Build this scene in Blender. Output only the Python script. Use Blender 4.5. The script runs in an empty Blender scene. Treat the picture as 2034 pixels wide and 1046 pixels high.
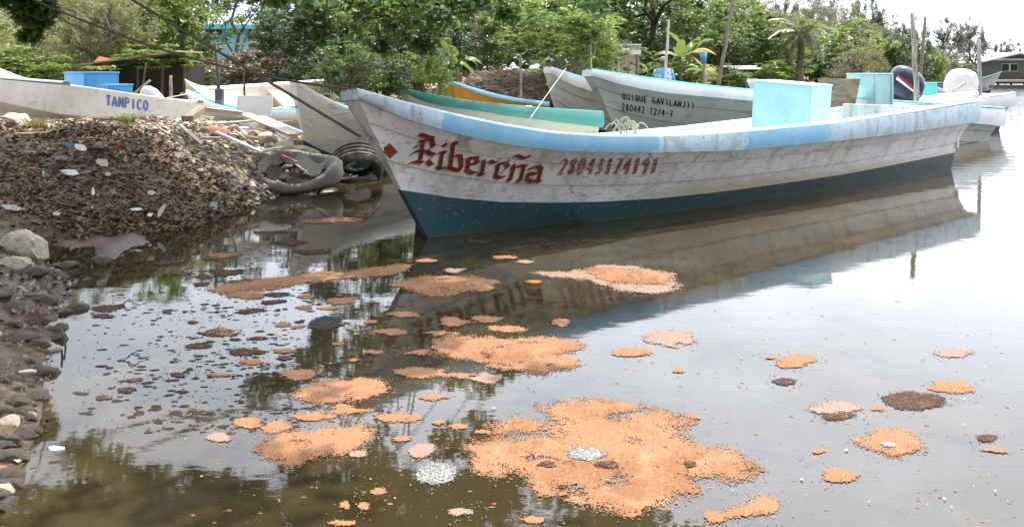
import bpy, bmesh, math, random
import numpy as np
from mathutils import Vector, Matrix, noise as mnoise
from mathutils.bvhtree import BVHTree
from mathutils.geometry import tessellate_polygon
R = math.radians
sc = bpy.context.scene
C = sc.collection
# ------------------------------------------------------------------ camera, sky, sun, exposure
FPX, CX, HY, CH = 1700.0, 1017.0, 138.0, 1.4          # focal length in photo pixels, centre, horizon row, eye height
cam_d = bpy.data.cameras.new('camera'); cam = bpy.data.objects.new('camera', cam_d); C.objects.link(cam)
cam.location = (0, 0, CH); cam.rotation_euler = (R(90), 0, 0)
cam_d.sensor_width = 36; cam_d.lens = FPX / 2034 * 36; cam_d.shift_y = -(523 - HY) / 2034
cam_d.clip_start = 0.05; cam_d.clip_end = 3000
sc.camera = cam
SUN = Vector((0.30, 0.36, 0.88)).normalized()
el = math.asin(SUN.z); az = math.atan2(SUN.x, SUN.y)
w = bpy.data.worlds.new('World'); sc.world = w; w.use_nodes = True
nt = w.node_tree; nt.nodes.clear()
N = nt.nodes.new; K = nt.links.new
sky = N('ShaderNodeTexSky'); sky.sky_type = 'NISHITA'; sky.sun_disc = False
sky.sun_elevation = el; sky.sun_rotation = az; sky.dust_density = 5.0; sky.air_density = 1.0
tc = N('ShaderNodeTexCoord'); mp = N('ShaderNodeMapping'); mp.inputs['Scale'].default_value = (1, 1, 2.2)
nz = N('ShaderNodeTexNoise'); nz.inputs['Scale'].default_value = 2.1; nz.inputs['Detail'].default_value = 6
cr = N('ShaderNodeValToRGB'); cr.color_ramp.elements[0].position = .36; cr.color_ramp.elements[1].position = .62
cr.color_ramp.elements[0].color = (.55,)*3 + (1,); cr.color_ramp.elements[1].color = (.95,)*3 + (1,)
sx = N('ShaderNodeSeparateXYZ')
mr = N('ShaderNodeMapRange'); mr.inputs[1].default_value = 0.02; mr.inputs[2].default_value = .9; mr.inputs[3].default_value = 1; mr.inputs[4].default_value = 0
mx2 = N('ShaderNodeMath'); mx2.operation = 'MAXIMUM'
mix = N('ShaderNodeMix'); mix.data_type = 'RGBA'; mix.inputs[7].default_value = (17.0, 17.9, 19.5, 1)
bg = N('ShaderNodeBackground'); bg.inputs['Strength'].default_value = 0.08
out = N('ShaderNodeOutputWorld')
K(tc.outputs['Generated'], mp.inputs[0]); K(mp.outputs[0], nz.inputs['Vector']); K(nz.outputs[0], cr.inputs[0])
K(tc.outputs['Generated'], sx.inputs[0]); K(sx.outputs[2], mr.inputs[0])
K(cr.outputs[0], mx2.inputs[0]); K(mr.outputs[0], mx2.inputs[1])
geo = N('ShaderNodeVectorMath'); geo.operation = 'DOT_PRODUCT'; geo.inputs[1].default_value = SUN     # thin cloud is brightest round the sun
K(tc.outputs['Generated'], geo.inputs[0])
glow = N('ShaderNodeMapRange'); glow.inputs[1].default_value = 0.0; glow.inputs[2].default_value = 1.0; glow.inputs[3].default_value = .38; glow.inputs[4].default_value = 2.8; glow.interpolation_type = 'SMOOTHSTEP'
K(geo.outputs['Value'], glow.inputs[0])
cc = N('ShaderNodeVectorMath'); cc.operation = 'SCALE'; cc.inputs[0].default_value = (15.4, 16.6, 18.8); K(glow.outputs[0], cc.inputs['Scale']); K(cc.outputs[0], mix.inputs[7])
K(mx2.outputs[0], mix.inputs[0]); K(sky.outputs[0], mix.inputs[6]); K(mix.outputs[2], bg.inputs[0]); K(bg.outputs[0], out.inputs[0])
sl = bpy.data.lights.new('sun', 'SUN'); sl.energy = 5.0; sl.angle = R(0.5); sl.color = (1, .92, .79)
so = bpy.data.objects.new('sun', sl); C.objects.link(so); so.location = (20, 12, 40)
so.rotation_euler = SUN.to_track_quat('Z', 'Y').to_euler()
sc.view_settings.view_transform = 'Standard'; sc.view_settings.look = 'None'; sc.view_settings.gamma = 1
sc.view_settings.exposure = 0.48; sc.view_settings.use_curve_mapping = False
sc.cycles.use_denoising = True
sc.cycles.max_bounces = 6; sc.cycles.diffuse_bounces = 3; sc.cycles.glossy_bounces = 3; sc.cycles.transparent_max_bounces = 4

# ------------------------------------------------------------------ helpers
ORD = ['nearest', 'second nearest', 'third nearest', 'fourth nearest', 'fifth nearest', 'sixth nearest', 'seventh nearest', 'eighth nearest', 'ninth nearest', 'tenth nearest', 'eleventh nearest', 'twelfth nearest', 'thirteenth nearest', 'fourteenth nearest', 'fifteenth nearest', 'sixteenth nearest', 'seventeenth nearest', 'eighteenth nearest', 'nineteenth nearest', 'twentieth nearest']
def relabel(items, noun, marks):
    """items: (object, px, py). Name each by the landmark it lies closest to, the side it lies on and its rank there"""
    bins = {}
    for o, x, y in items:
        m, mx, my = min(marks, key=lambda q: (q[1]-x)**2 + (2.2*(q[2]-y))**2); dx, dy = x-mx, (y-my)*2.2
        side = ('left of' if dx < 0 else 'right of') if abs(dx) > abs(dy) else ('above' if dy < 0 else 'below'); bins.setdefault((m, side), []).append((math.hypot(dx, dy), o))
    for (m, side), l in bins.items():
        for i, (_, o) in enumerate(sorted(l, key=lambda q: q[0])): o['label'] = ('%s %s %s %s' % (ORD[i] if len(l) > 1 else 'lone', noun, side, m)) if i < len(ORD) else o['label']
def P(px, py, d): return Vector(((px - CX) / FPX * d, d, CH - (py - HY) / FPX * d))
def G(px, py, z=0.0):
    d = (CH - z) * FPX / (py - HY); return Vector(((px - CX) / FPX * d, d, z))
def lerp(a, b, t): return a + (b - a) * t
def interp(x, xs, ys): return float(np.interp(x, xs, ys))
def tag(o, label=None, cat=None, group=None, kind=None):
    if label: o['label'] = label
    if cat: o['category'] = cat
    if group: o['group'] = group
    if kind: o['kind'] = kind
    return o
def empty(name, loc=(0, 0, 0), rz=0, label=None, cat=None, group=None):
    o = bpy.data.objects.new(name, None); C.objects.link(o); o.location = loc; o.rotation_euler = (0, 0, rz)
    o.empty_display_size = .1
    return tag(o, label, cat, group)
def link(name, me, mat, parent=None):
    o = bpy.data.objects.new(name, me); C.objects.link(o)
    if mat is not None and not me.materials: me.materials.append(mat)
    if parent is not None: o.parent = parent
    return o
def copy_tree(o, parent=None):
    c = o.copy(); C.objects.link(c); c.parent = parent
    for ch in list(o.children): copy_tree(ch, c)
    return c
class MB:
    def __init__(s): s.v = []; s.f = []
    def add(s, vs, fs):
        n = len(s.v); s.v += [tuple(p) for p in vs]; s.f += [tuple(i + n for i in q) for q in fs]; return s
    def box(s, c, d, m=None):
        x, y, z = d[0]/2, d[1]/2, d[2]/2
        vs = [Vector((sx*x, sy*y, sz*z)) for sx in (-1, 1) for sy in (-1, 1) for sz in (-1, 1)]
        if m is not None: vs = [m @ p for p in vs]
        c = Vector(c); vs = [p + c for p in vs]
        return s.add(vs, [(0,1,3,2),(4,6,7,5),(0,4,5,1),(2,3,7,6),(0,2,6,4),(1,5,7,3)])
    def tube(s, pts, rad, seg=6, cap=True):
        pts = [Vector(p) for p in pts]; n = len(pts)
        if not hasattr(rad, '__len__'): rad = [rad]*n
        up = Vector((0.13, 0.21, 0.97)); rings = []
        for i, p in enumerate(pts):
            t = (pts[min(i+1, n-1)] - pts[max(i-1, 0)])
            t = t.normalized() if t.length > 1e-9 else Vector((0, 0, 1))
            a = t.cross(up); 
            if a.length < .05: a = t.cross(Vector((1, 0, 0)))
            a.normalize(); b = t.cross(a)
            rings.append([p + (a*math.cos(2*math.pi*k/seg) + b*math.sin(2*math.pi*k/seg))*rad[i] for k in range(seg)])
        vs = [p for r in rings for p in r]; fs = []
        for i in range(n-1):
            for k in range(seg): fs.append((i*seg+k, i*seg+(k+1) % seg, (i+1)*seg+(k+1) % seg, (i+1)*seg+k))
        if cap: fs += [tuple(range(seg-1, -1, -1)), tuple((n-1)*seg+k for k in range(seg))]
        return s.add(vs, fs)
    def grid(s, rows, close=False):
        nr, nc = len(rows), len(rows[0]); vs = [p for r in rows for p in r]; fs = []
        for i in range(nr-1):
            for k in range(nc if close else nc-1): fs.append((i*nc+k, i*nc+(k+1) % nc, (i+1)*nc+(k+1) % nc, (i+1)*nc+k))
        return s.add(vs, fs)
    def lathe(s, prof, seg=24, axis='z'):
        rows = []
        for k in range(seg+1):
            a = 2*math.pi*k/seg
            rows.append([Vector((r*math.cos(a), r*math.sin(a), z)) for r, z in prof])
        return s.grid(rows)
    def build(s, name, mat, parent=None, smooth=False, bevel=0, m=None, fix=True):
        me = bpy.data.meshes.new(name)
        vs = s.v if m is None else [tuple(m @ Vector(p)) for p in s.v]
        me.from_pydata(vs, [], s.f); 
        if bevel or fix:
            bm = bmesh.new(); bm.from_mesh(me)
            if fix: bmesh.ops.remove_doubles(bm, verts=bm.verts, dist=1e-5); bmesh.ops.recalc_face_normals(bm, faces=bm.faces)
            if bevel: bmesh.ops.bevel(bm, geom=list(bm.edges), offset=bevel, segments=2, profile=.6, affect='EDGES')
            bm.to_mesh(me); bm.free()
        if smooth: me.shade_smooth()
        me.update()
        return link(name, me, mat, parent)
def np_mesh(name, v, f4):
    me = bpy.data.meshes.new(name); nf, k = f4.shape
    me.vertices.add(len(v)); me.vertices.foreach_set('co', v.astype(np.float32).ravel())
    me.loops.add(nf*k); me.loops.foreach_set('vertex_index', f4.astype(np.int32).ravel())
    me.polygons.add(nf); me.polygons.foreach_set('loop_start', np.arange(0, nf*k, k, dtype=np.int32))
    me.update(calc_edges=True); return me

# ------------------------------------------------------------------ materials
def mat(name, col, rough=.6, layers=(), bump=None, spec=.4, ior=None, metal=0, trans=0, island=None, coord='Object', bump2=None, rlayers=None):
    """layers: (scale, colour, lo, hi, detail, stretch xyz) mixed over the base by a noise mask"""
    m = bpy.data.materials.new(name); m.use_nodes = True; t = m.node_tree; t.nodes.clear(); n = t.nodes.new; l = t.links.new
    o = n('ShaderNodeOutputMaterial'); b = n('ShaderNodeBsdfPrincipled')
    b.inputs['Roughness'].default_value = rough; b.inputs['Specular IOR Level'].default_value = spec; b.inputs['Metallic'].default_value = metal
    if ior: b.inputs['IOR'].default_value = ior
    tcn = n('ShaderNodeTexCoord'); prev = None
    def mixc(fac, c2):
        nonlocal prev
        x = n('ShaderNodeMix'); x.data_type = 'RGBA'
        if prev is None: x.inputs[6].default_value = (*col, 1)
        else: l(prev, x.inputs[6])
        if isinstance(c2, tuple): x.inputs[7].default_value = (*c2, 1)
        else: l(c2, x.inputs[7])
        l(fac, x.inputs[0]); prev = x.outputs[2]
    if island:
        g = n('ShaderNodeNewGeometry'); r = n('ShaderNodeValToRGB'); r.color_ramp.interpolation = 'LINEAR'
        els = r.color_ramp.elements
        while len(els) < len(island): els.new(.5)
        for i, c in enumerate(island): els[i].position = i/(len(island)-1); els[i].color = (*c, 1)
        l(g.outputs['Random Per Island'], r.inputs[0]); prev = r.outputs[0]
    for (s, c2, lo, hi, det, st) in layers:
        mp_ = n('ShaderNodeMapping'); mp_.inputs['Scale'].default_value = st; l(tcn.outputs[coord], mp_.inputs[0])
        nn = n('ShaderNodeTexNoise'); nn.inputs['Scale'].default_value = s; nn.inputs['Detail'].default_value = det; nn.inputs['Roughness'].default_value = .65
        l(mp_.outputs[0], nn.inputs['Vector'])
        rr = n('ShaderNodeMapRange'); rr.inputs[1].default_value = lo; rr.inputs[2].default_value = hi; rr.interpolation_type = 'SMOOTHSTEP'
        l(nn.outputs[0], rr.inputs[0]); mixc(rr.outputs[0], c2)
    m['hook'] = 0
    if prev is None: b.inputs['Base Color'].default_value = (*col, 1)
    else: l(prev, b.inputs['Base Color'])
    hn = None
    for bp in (bump, bump2):
        if bp:
            s, strength, dist, st = bp
            mp_ = n('ShaderNodeMapping'); mp_.inputs['Scale'].default_value = st; l(tcn.outputs[coord], mp_.inputs[0])
            nn = n('ShaderNodeTexNoise'); nn.inputs['Scale'].default_value = s; nn.inputs['Detail'].default_value = 5; l(mp_.outputs[0], nn.inputs['Vector'])
            bn = n('ShaderNodeBump'); bn.inputs['Strength'].default_value = strength; bn.inputs['Distance'].default_value = dist
            l(nn.outputs[0], bn.inputs['Height'])
            if hn: l(hn, bn.inputs['Normal'])
            hn = bn.outputs[0]
    if hn: l(hn, b.inputs['Normal'])
    sh = b.outputs[0]
    if trans:
        tr = n('ShaderNodeBsdfTranslucent'); x = n('ShaderNodeMixShader'); x.inputs[0].default_value = trans
        if prev is None: tr.inputs[0].default_value = (*col, 1)
        else:
            hs = n('ShaderNodeHueSaturation'); hs.inputs['Value'].default_value = 1.5; hs.inputs['Hue'].default_value = .485; l(prev, hs.inputs['Color']); l(hs.outputs[0], tr.inputs[0])
        l(sh, x.inputs[1]); l(tr.outputs[0], x.inputs[2]); sh = x.outputs[0]
    l(sh, o.inputs[0]); return m
U = (1, 1, 1)
def paint(name, col, dirt=(.3, .27, .22), dark=(.12, .11, .09), rough=.45, amt=0.0, grime=.6):
    return mat(name, col, rough, [(1.6, tuple(c*.86 for c in col), .42, .62, 4, (1, 1, 1)),
        (5, dirt, .60-amt, .78-amt*.5, 8, (.5, 1, 1.6)), (26, dark, .66-amt*.4, .74, 6, (1, 1, .5)), (3.0, dirt, .62-amt*.6, .9, 6, (2.2, 2.2, .25))],
        bump=(30, .25, .004, U), bump2=(4, .2, .02, U))
M = {}
M['hull_white'] = paint('hull_white_paint', (.66, .655, .66), (.42, .385, .30), (.16, .14, .11), amt=.03)
M['hull_white2'] = paint('weathered_white_paint', (.70, .69, .65), (.42, .38, .30), (.15, .14, .12), amt=.07)
M['hull_grey'] = paint('weathered_grey_hull_paint', (.48, .475, .43), (.30, .29, .24), (.12, .12, .10), amt=.08)
M['cream'] = paint('cream_hull_paint', (.66, .58, .46), (.45, .36, .24), (.2, .16, .12), amt=.05)
M['white'] = paint('bright_white_paint', (.80, .80, .80), (.62, .60, .54), (.3, .28, .25), amt=-.04)
M['teal_bottom'] = paint('teal_antifouling_paint', (.018, .075, .095), (.035, .075, .06), (.012, .02, .02), rough=.4, amt=.08)
M['dark_bottom'] = paint('dark_green_antifouling', (.02, .04, .045), (.06, .07, .05), (.01, .012, .012), amt=.08)
M['green_paint'] = paint('sea_green_paint', (.045, .20, .155), (.11, .25, .21), (.06, .10, .07), amt=.09)
M['tan_hull'] = paint('tan_hull_paint', (.42, .35, .24), (.34, .30, .20), (.12, .11, .07), amt=.08)
M['ochre'] = paint('ochre_paint', (.52, .28, .04), (.4, .22, .05), (.2, .12, .04))
M['turq'] = paint('turquoise_paint', (.11, .60, .56), (.3, .6, .55), (.1, .25, .22), amt=-.02)
M['pale_blue'] = paint('pale_blue_paint', (.30, .60, .78), (.5, .64, .7), (.2, .3, .33), amt=.0)
M['box_cyan'] = paint('pale_cyan_paint', (.48, .70, .76), (.50, .66, .66), (.22, .30, .28), rough=.5, amt=.06)
M['box_aqua'] = paint('aqua_green_paint', (.40, .67, .67), (.45, .6, .5), (.12, .14, .09), rough=.55, amt=.05)
M['box_blue'] = paint('bright_blue_paint', (.07, .30, .62), (.15, .42, .68), (.04, .16, .34), rough=.5, amt=-.02)
M['red_letter'] = mat('dark_red_sign_paint', (.17, .022, .014), .5, [(40, (.40, .30, .25), .62, .72, 6, U), (9, (.24, .05, .03), .45, .65, 4, U)])
M['ochre_letter'] = mat('ochre_shade_paint', (.36, .24, .10), .6, [(40, (.5, .46, .38), .52, .66, 6, U)])
M['red_faded'] = mat('faded_red_sign_paint', (.24, .05, .045), .6, [(60, (.52, .47, .44), .50, .60, 6, U), (14, (.45, .38, .33), .56, .68, 4, U)])
M['black_letter'] = mat('black_brush_paint', (.02, .02, .022), .6, [(60, (.2, .2, .19), .62, .72, 5, U)])
M['blue_letter'] = mat('violet_blue_sign_paint', (.12, .16, .42), .6, [(50, (.6, .6, .66), .55, .68, 5, U)])
M['rust'] = mat('rust', (.06, .024, .012), .5, [(6, (.13, .05, .02), .45, .7, 6, U), (30, (.03, .015, .01), .5, .7, 5, U)], bump=(25, .6, .02, U))
M['steel'] = mat('weathered_steel', (.35, .35, .34), .45, [(12, (.22, .13, .07), .55, .7, 5, U)], metal=.6)
M['wood'] = mat('weathered_wood', (.30, .24, .17), .8, [(3, (.18, .14, .10), .4, .65, 6, (1, 8, 8)), (18, (.42, .36, .28), .55, .75, 5, (1, 6, 6))], bump=(20, .4, .01, (1, 8, 8)))
M['wood_pale'] = mat('bleached_wood', (.56, .50, .40), .8, [(3, (.4, .33, .24), .45, .65, 6, (1, 8, 8))], bump=(20, .3, .01, (1, 8, 8)))
M['wood_grey'] = mat('grey_pole_wood', (.40, .38, .34), .85, [(6, (.22, .19, .16), .45, .62, 6, (4, 4, .7)), (18, (.55, .53, .5), .55, .7, 4, (4, 4, 1))], bump=(25, .5, .01, (4, 4, .6)))
M['wood_dark'] = mat('dark_wet_wood', (.06, .045, .035), .7, [(8, (.12, .09, .06), .5, .7, 5, (4, 4, .8))], bump=(20, .4, .01, U))
M['bark'] = mat('grey_bark', (.20, .165, .125), .9, [(5, (.10, .08, .06), .45, .65, 6, (3, 3, .8)), (16, (.32, .29, .25), .58, .7, 5, U)], bump=(14, .8, .03, (2, 2, .7)))
M['bark_dark'] = mat('dark_bark', (.07, .055, .04), .9, [(6, (.13, .10, .075), .5, .7, 6, (3, 3, .8))], bump=(14, .8, .03, (2, 2, .7)))
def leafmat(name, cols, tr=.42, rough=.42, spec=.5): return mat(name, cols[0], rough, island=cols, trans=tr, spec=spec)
M['leaf_bright'] = leafmat('leaf_bright_green', [(.075, .125, .022), (.14, .22, .04), (.23, .30, .075), (.10, .16, .03)])
M['leaf_mid'] = leafmat('leaf_mid_green', [(.045, .085, .02), (.085, .145, .035), (.15, .21, .06), (.06, .105, .028)])
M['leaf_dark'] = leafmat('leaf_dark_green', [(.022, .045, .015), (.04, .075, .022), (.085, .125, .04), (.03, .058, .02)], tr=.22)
M['leaf_olive'] = leafmat('leaf_olive', [(.11, .13, .05), (.17, .19, .075), (.25, .25, .12), (.14, .12, .065)])
M['leaf_yellow'] = leafmat('leaf_yellow_green', [(.12, .15, .04), (.20, .24, .06), (.31, .31, .12), (.20, .16, .075)])
M['leaf_grey'] = leafmat('leaf_casuarina', [(.075, .085, .055), (.11, .12, .08), (.15, .155, .11), (.09, .085, .06)], tr=.25)
M['leaf_dry'] = leafmat('leaf_dry_brown', [(.13, .09, .05), (.22, .17, .10), (.30, .25, .17), (.08, .09, .03)], tr=.2)
M['banana'] = mat('banana_leaf', (.11, .17, .04), .4, [(4, (.30, .28, .08), .5, .75, 4, U), (14, (.09, .16, .03), .5, .7, 4, (1, 6, 1))], trans=.35)
M['banana_dry'] = mat('banana_leaf_dry', (.42, .26, .06), .6, [(8, (.25, .16, .06), .5, .7, 4, U)], trans=.3)
M['palm'] = leafmat('palm_leaflet', [(.07, .10, .03), (.12, .15, .05), (.20, .20, .10), (.09, .11, .04)], rough=.35, spec=.6)
M['rope_dark'] = mat('dark_rope', (.085, .07, .055), .9, [(60, (.16, .14, .11), .5, .65, 3, U)], bump=(120, .6, .005, U))
M['rope_pale'] = mat('pale_rope', (.52, .46, .38), .9, [(60, (.38, .32, .25), .5, .65, 3, U)], bump=(120, .6, .005, U))
M['rubber'] = mat('worn_tyre_rubber', (.065, .06, .055), .85, [(4, (.24, .21, .175), .46, .66, 7, U), (14, (.17, .15, .125), .55, .7, 6, U), (40, (.03, .03, .03), .55, .7, 4, U)], bump=(60, .3, .004, U))
M['rubber_grey'] = mat('dusty_grey_rubber', (.24, .225, .205), .8, [(5, (.36, .33, .28), .5, .7, 6, U), (18, (.12, .11, .10), .55, .7, 5, U)], bump=(30, .4, .006, U))
M['rock'] = mat('pale_limestone', (.46, .39, .30), .9, [(3, (.31, .25, .18), .45, .65, 6, U), (16, (.66, .60, .50), .55, .7, 6, U), (40, (.25, .2, .15), .62, .72, 4, U)], bump=(14, .7, .03, U))
M['rock_dark'] = mat('wet_shaded_stone', (.085, .066, .048), .5, [(4, (.045, .034, .025), .45, .65, 6, U), (14, (.17, .135, .10), .56, .72, 6, U)], bump=(14, .7, .03, U))  # wet stone, its colour deepened to carry the shade of the near shore
M['brick'] = mat('brick_rubble', (.30, .12, .07), .9, [(8, (.42, .24, .16), .5, .7, 5, U)], bump=(20, .6, .02, U))
M['concrete'] = mat('concrete_rubble', (.48, .45, .40), .9, [(9, (.34, .31, .27), .5, .7, 6, U), (40, (.22, .2, .17), .6, .7, 4, U)], bump=(24, .7, .02, U))
M['glass'] = mat('dusty_glass', (.30, .37, .37), .18, [(7, (.40, .40, .36), .5, .75, 5, U)], spec=.7)
M['plastic_white'] = mat('white_plastic', (.74, .73, .70), .45, [(7, (.55, .52, .46), .55, .75, 5, U)])
M['plastic_blue'] = mat('blue_plastic', (.06, .24, .38), .45)
M['plastic_red'] = mat('red_plastic', (.42, .06, .04), .5)
M['plastic_orange'] = mat('orange_plastic', (.5, .17, .04), .5)
M['cloth_yellow'] = mat('yellow_cloth', (.62, .36, .06), .9, [(9, (.45, .24, .05), .5, .7, 4, U)], bump=(30, .5, .01, U))
M['cloth_grey'] = mat('grey_foam_cushion', (.26, .255, .25), .95, [(9, (.36, .35, .33), .5, .7, 5, U)], bump=(40, .5, .01, U))
M['navy'] = mat('navy_cowl', (.018, .022, .045), .25, [(6, (.05, .055, .08), .55, .8, 4, U)], spec=.6)
M['slate_cowl'] = mat('slate_blue_cowl', (.055, .085, .13), .35, [(8, (.12, .15, .19), .55, .8, 4, U)], spec=.5)
M['black_metal'] = mat('black_metal', (.02, .02, .022), .5, [(9, (.08, .08, .075), .55, .75, 5, U)])
M['white_cloth'] = mat('white_tarpaulin', (.60, .60, .58), .7, [(6, (.58, .58, .56), .5, .7, 5, U)], bump=(9, .8, .05, U))
M['decal_red'] = mat('red_decal', (.5, .03, .06), .35)
M['building'] = mat('turquoise_plaster', (.22, .62, .72), .8, [(2, (.34, .66, .72), .45, .7, 6, U), (9, (.18, .46, .52), .6, .75, 6, U)], bump=(20, .2, .01, U))
M['grey_board'] = mat('grey_board_wall', (.11, .105, .105), .8, [(3, (.17, .165, .16), .45, .7, 6, (1, 1, 6))], bump=(12, .3, .01, (1, 1, 8)))
M['metal_roof'] = mat('bleached_metal_roof', (.72, .70, .67), .6, [(2, (.5, .42, .36), .55, .75, 6, U)])
M['tile_roof'] = mat('red_roof_sheet', (.36, .12, .07), .8, [(5, (.45, .22, .14), .5, .7, 5, U)])
M['dark_void'] = mat('painted_dark_interior', (.025, .022, .02), .9)  # near-black colour stands in for the unlit inside of sheds and windows
M['skin'] = mat('skin', (.17, .075, .04), .5)
M['shirt'] = mat('blue_print_shirt', (.10, .28, .46), .85, [(11, (.42, .52, .58), .48, .56, 2, U), (17, (.06, .2, .45), .56, .62, 2, U)], bump=(9, .4, .02, U))
M['trousers'] = mat('dark_trousers', (.05, .055, .07), .9)
M['cap_cloth'] = mat('pale_cap', (.40, .33, .36), .9, [(14, (.2, .14, .16), .5, .6, 3, U)])
M['dry_brush'] = mat('dry_twigs', (.26, .20, .15), .9, island=[(.16, .115, .085), (.30, .23, .17), (.42, .36, .29), (.22, .16, .11)])
M['bag'] = mat('white_sacks', (.74, .74, .76), .6, [(6, (.55, .56, .6), .5, .7, 5, U)], bump=(10, .8, .05, U))

# ground: litter-strewn dirt
M['ground'] = mat('dirt_and_litter', (.36, .28, .20), .95, [(1.1, (.24, .18, .12), .42, .66, 8, U), (9, (.50, .42, .32), .52, .70, 8, U), (34, (.11, .08, .055), .52, .66, 6, U), (60, (.52, .45, .36), .62, .70, 4, U)],
                 bump=(22, .9, .05, U), bump2=(80, .7, .015, U), coord='Object')
g_nt = M['ground'].node_tree                                   # wet band where the water laps, set high to paint the bank's shade too
def wet_shade_band(m, lo, hi, dark):
    t = m.node_tree; n = t.nodes.new; l = t.links.new
    b = [x for x in t.nodes if x.type == 'BSDF_PRINCIPLED'][0]; src = b.inputs['Base Color'].links[0].from_socket
    tcx = n('ShaderNodeTexCoord'); s = n('ShaderNodeSeparateXYZ'); l(tcx.outputs['Object'], s.inputs[0])
    nn = n('ShaderNodeTexNoise'); nn.inputs['Scale'].default_value = 5; l(tcx.outputs['Object'], nn.inputs['Vector'])
    ad = n('ShaderNodeMath'); ad.operation = 'MULTIPLY_ADD'; ad.inputs[1].default_value = .12; l(nn.outputs[0], ad.inputs[0]); l(s.outputs[2], ad.inputs[2])
    r = n('ShaderNodeMapRange'); r.inputs[1].default_value = lo; r.inputs[2].default_value = hi; r.inputs[3].default_value = 1; r.inputs[4].default_value = 0
    l(ad.outputs[0], r.inputs[0])
    x = n('ShaderNodeMix'); x.data_type = 'RGBA'; x.blend_type = 'MULTIPLY'; l(r.outputs[0], x.inputs[0]); l(src, x.inputs[6]); x.inputs[7].default_value = (*dark, 1)
    l(x.outputs[2], b.inputs['Base Color'])
    rr = n('ShaderNodeMapRange'); rr.inputs[3].default_value = .95; rr.inputs[4].default_value = .35; l(r.outputs[0], rr.inputs[0]); l(rr.outputs[0], b.inputs['Roughness'])
wet_shade_band(M['ground'], .16, .42, (.26, .22, .18))

# ------------------------------------------------------------------ terrain
SHORE = np.array([(-0.9, -6), (-1.2, 1.5), (-1.62, 2.73), (-1.88, 3.4), (-2.5, 4.7), (-2.95, 5.7), (-3.3, 6.1), (-3.75, 6.75), (-3.4, 7.2), (-2.9, 7.5), (-2.75, 8.3),
                  (-2.58, 9.8), (-1.8, 11.5), (-0.3, 13), (2, 15.5), (6, 20), (11, 28), (18, 42), (26, 60), (44, 84), (90, 96), (400, 100)], float)
def shore_dist(X, Y):
    X = np.asarray(X, float); Y = np.asarray(Y, float); best = np.full(X.shape, 1e9); sgn = np.ones(X.shape)
    for a, b in zip(SHORE[:-1], SHORE[1:]):
        e = b - a; L2 = e @ e; t = np.clip(((X-a[0])*e[0] + (Y-a[1])*e[1])/L2, 0, 1)
        dx = X - a[0] - t*e[0]; dy = Y - a[1] - t*e[1]; d = np.hypot(dx, dy); c = e[0]*dy - e[1]*dx
        k = d < best - 1e-9; best = np.where(k, d, best); sgn = np.where(k, np.sign(c), sgn)
    return best*sgn
_rs = np.random.RandomState(5); _wv = [(_rs.uniform(.5, 5), _rs.uniform(0, 6.28), _rs.uniform(0, 6.28)) for _ in range(22)]
def wav(X, Y):
    s = 0
    for k, a, ph in _wv: s = s + np.sin((X*math.cos(a) + Y*math.sin(a))*k*2.2 + ph)/(k+.6)
    return s/8
def height(X, Y):
    X = np.asarray(X, float); Y = np.asarray(Y, float); s = shore_dist(X, Y)
    H = np.interp(Y, [0, 4, 6, 7.3, 8.4, 9.4, 10.5, 12, 16, 30, 80], [.25, .28, .4, .62, .66, .80, .78, .66, .60, .7, .9])
    W = np.interp(Y, [0, 5, 7, 8.5, 10, 12, 16, 30, 80], [1.3, 1.3, 1.0, 1.05, 1.5, 2.2, 3.0, 5, 8])
    t = np.clip(s/W, 0, 1); up = H*(t*(1.35-.35*t)) 
    dn = -.5*np.clip(-s/2.5, 0, 1)**.8
    n = wav(X, Y)
    return np.where(s > 0, up + n*.10*np.clip(s/.6, 0, 1), dn) + n*.025
def hz(x, y): return float(height(np.array([x]), np.array([y]))[0])
def ground_at(px, py, dmin=1.5, dmax=60):
    ds = np.linspace(dmin, dmax, 3000); xs = (px-CX)/FPX*ds; zs = CH - (py-HY)/FPX*ds
    hh = np.maximum(height(xs, ds), 0.0); k = np.argmax(zs < hh)
    return Vector((xs[k], ds[k], hh[k]))
xs = np.concatenate([-np.geomspace(9, 260, 40)[::-1], np.arange(-8.9, 8, .085), np.geomspace(8, 260, 50)])
ys = np.concatenate([np.linspace(-8, 1.4, 12), np.arange(1.5, 18, .085), np.geomspace(18, 420, 70)])
gx, gy = np.meshgrid(xs, ys); gz = height(gx, gy)
nr, nc = gx.shape; idx = np.arange(nr*nc).reshape(nr, nc)
gm = np_mesh('ground', np.stack([gx.ravel(), gy.ravel(), gz.ravel()], 1), np.stack([idx[:-1, :-1], idx[:-1, 1:], idx[1:, 1:], idx[1:, :-1]], -1).reshape(-1, 4))
gm.shade_smooth(); tag(link('ground', gm, M['ground']), kind='structure')

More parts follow.
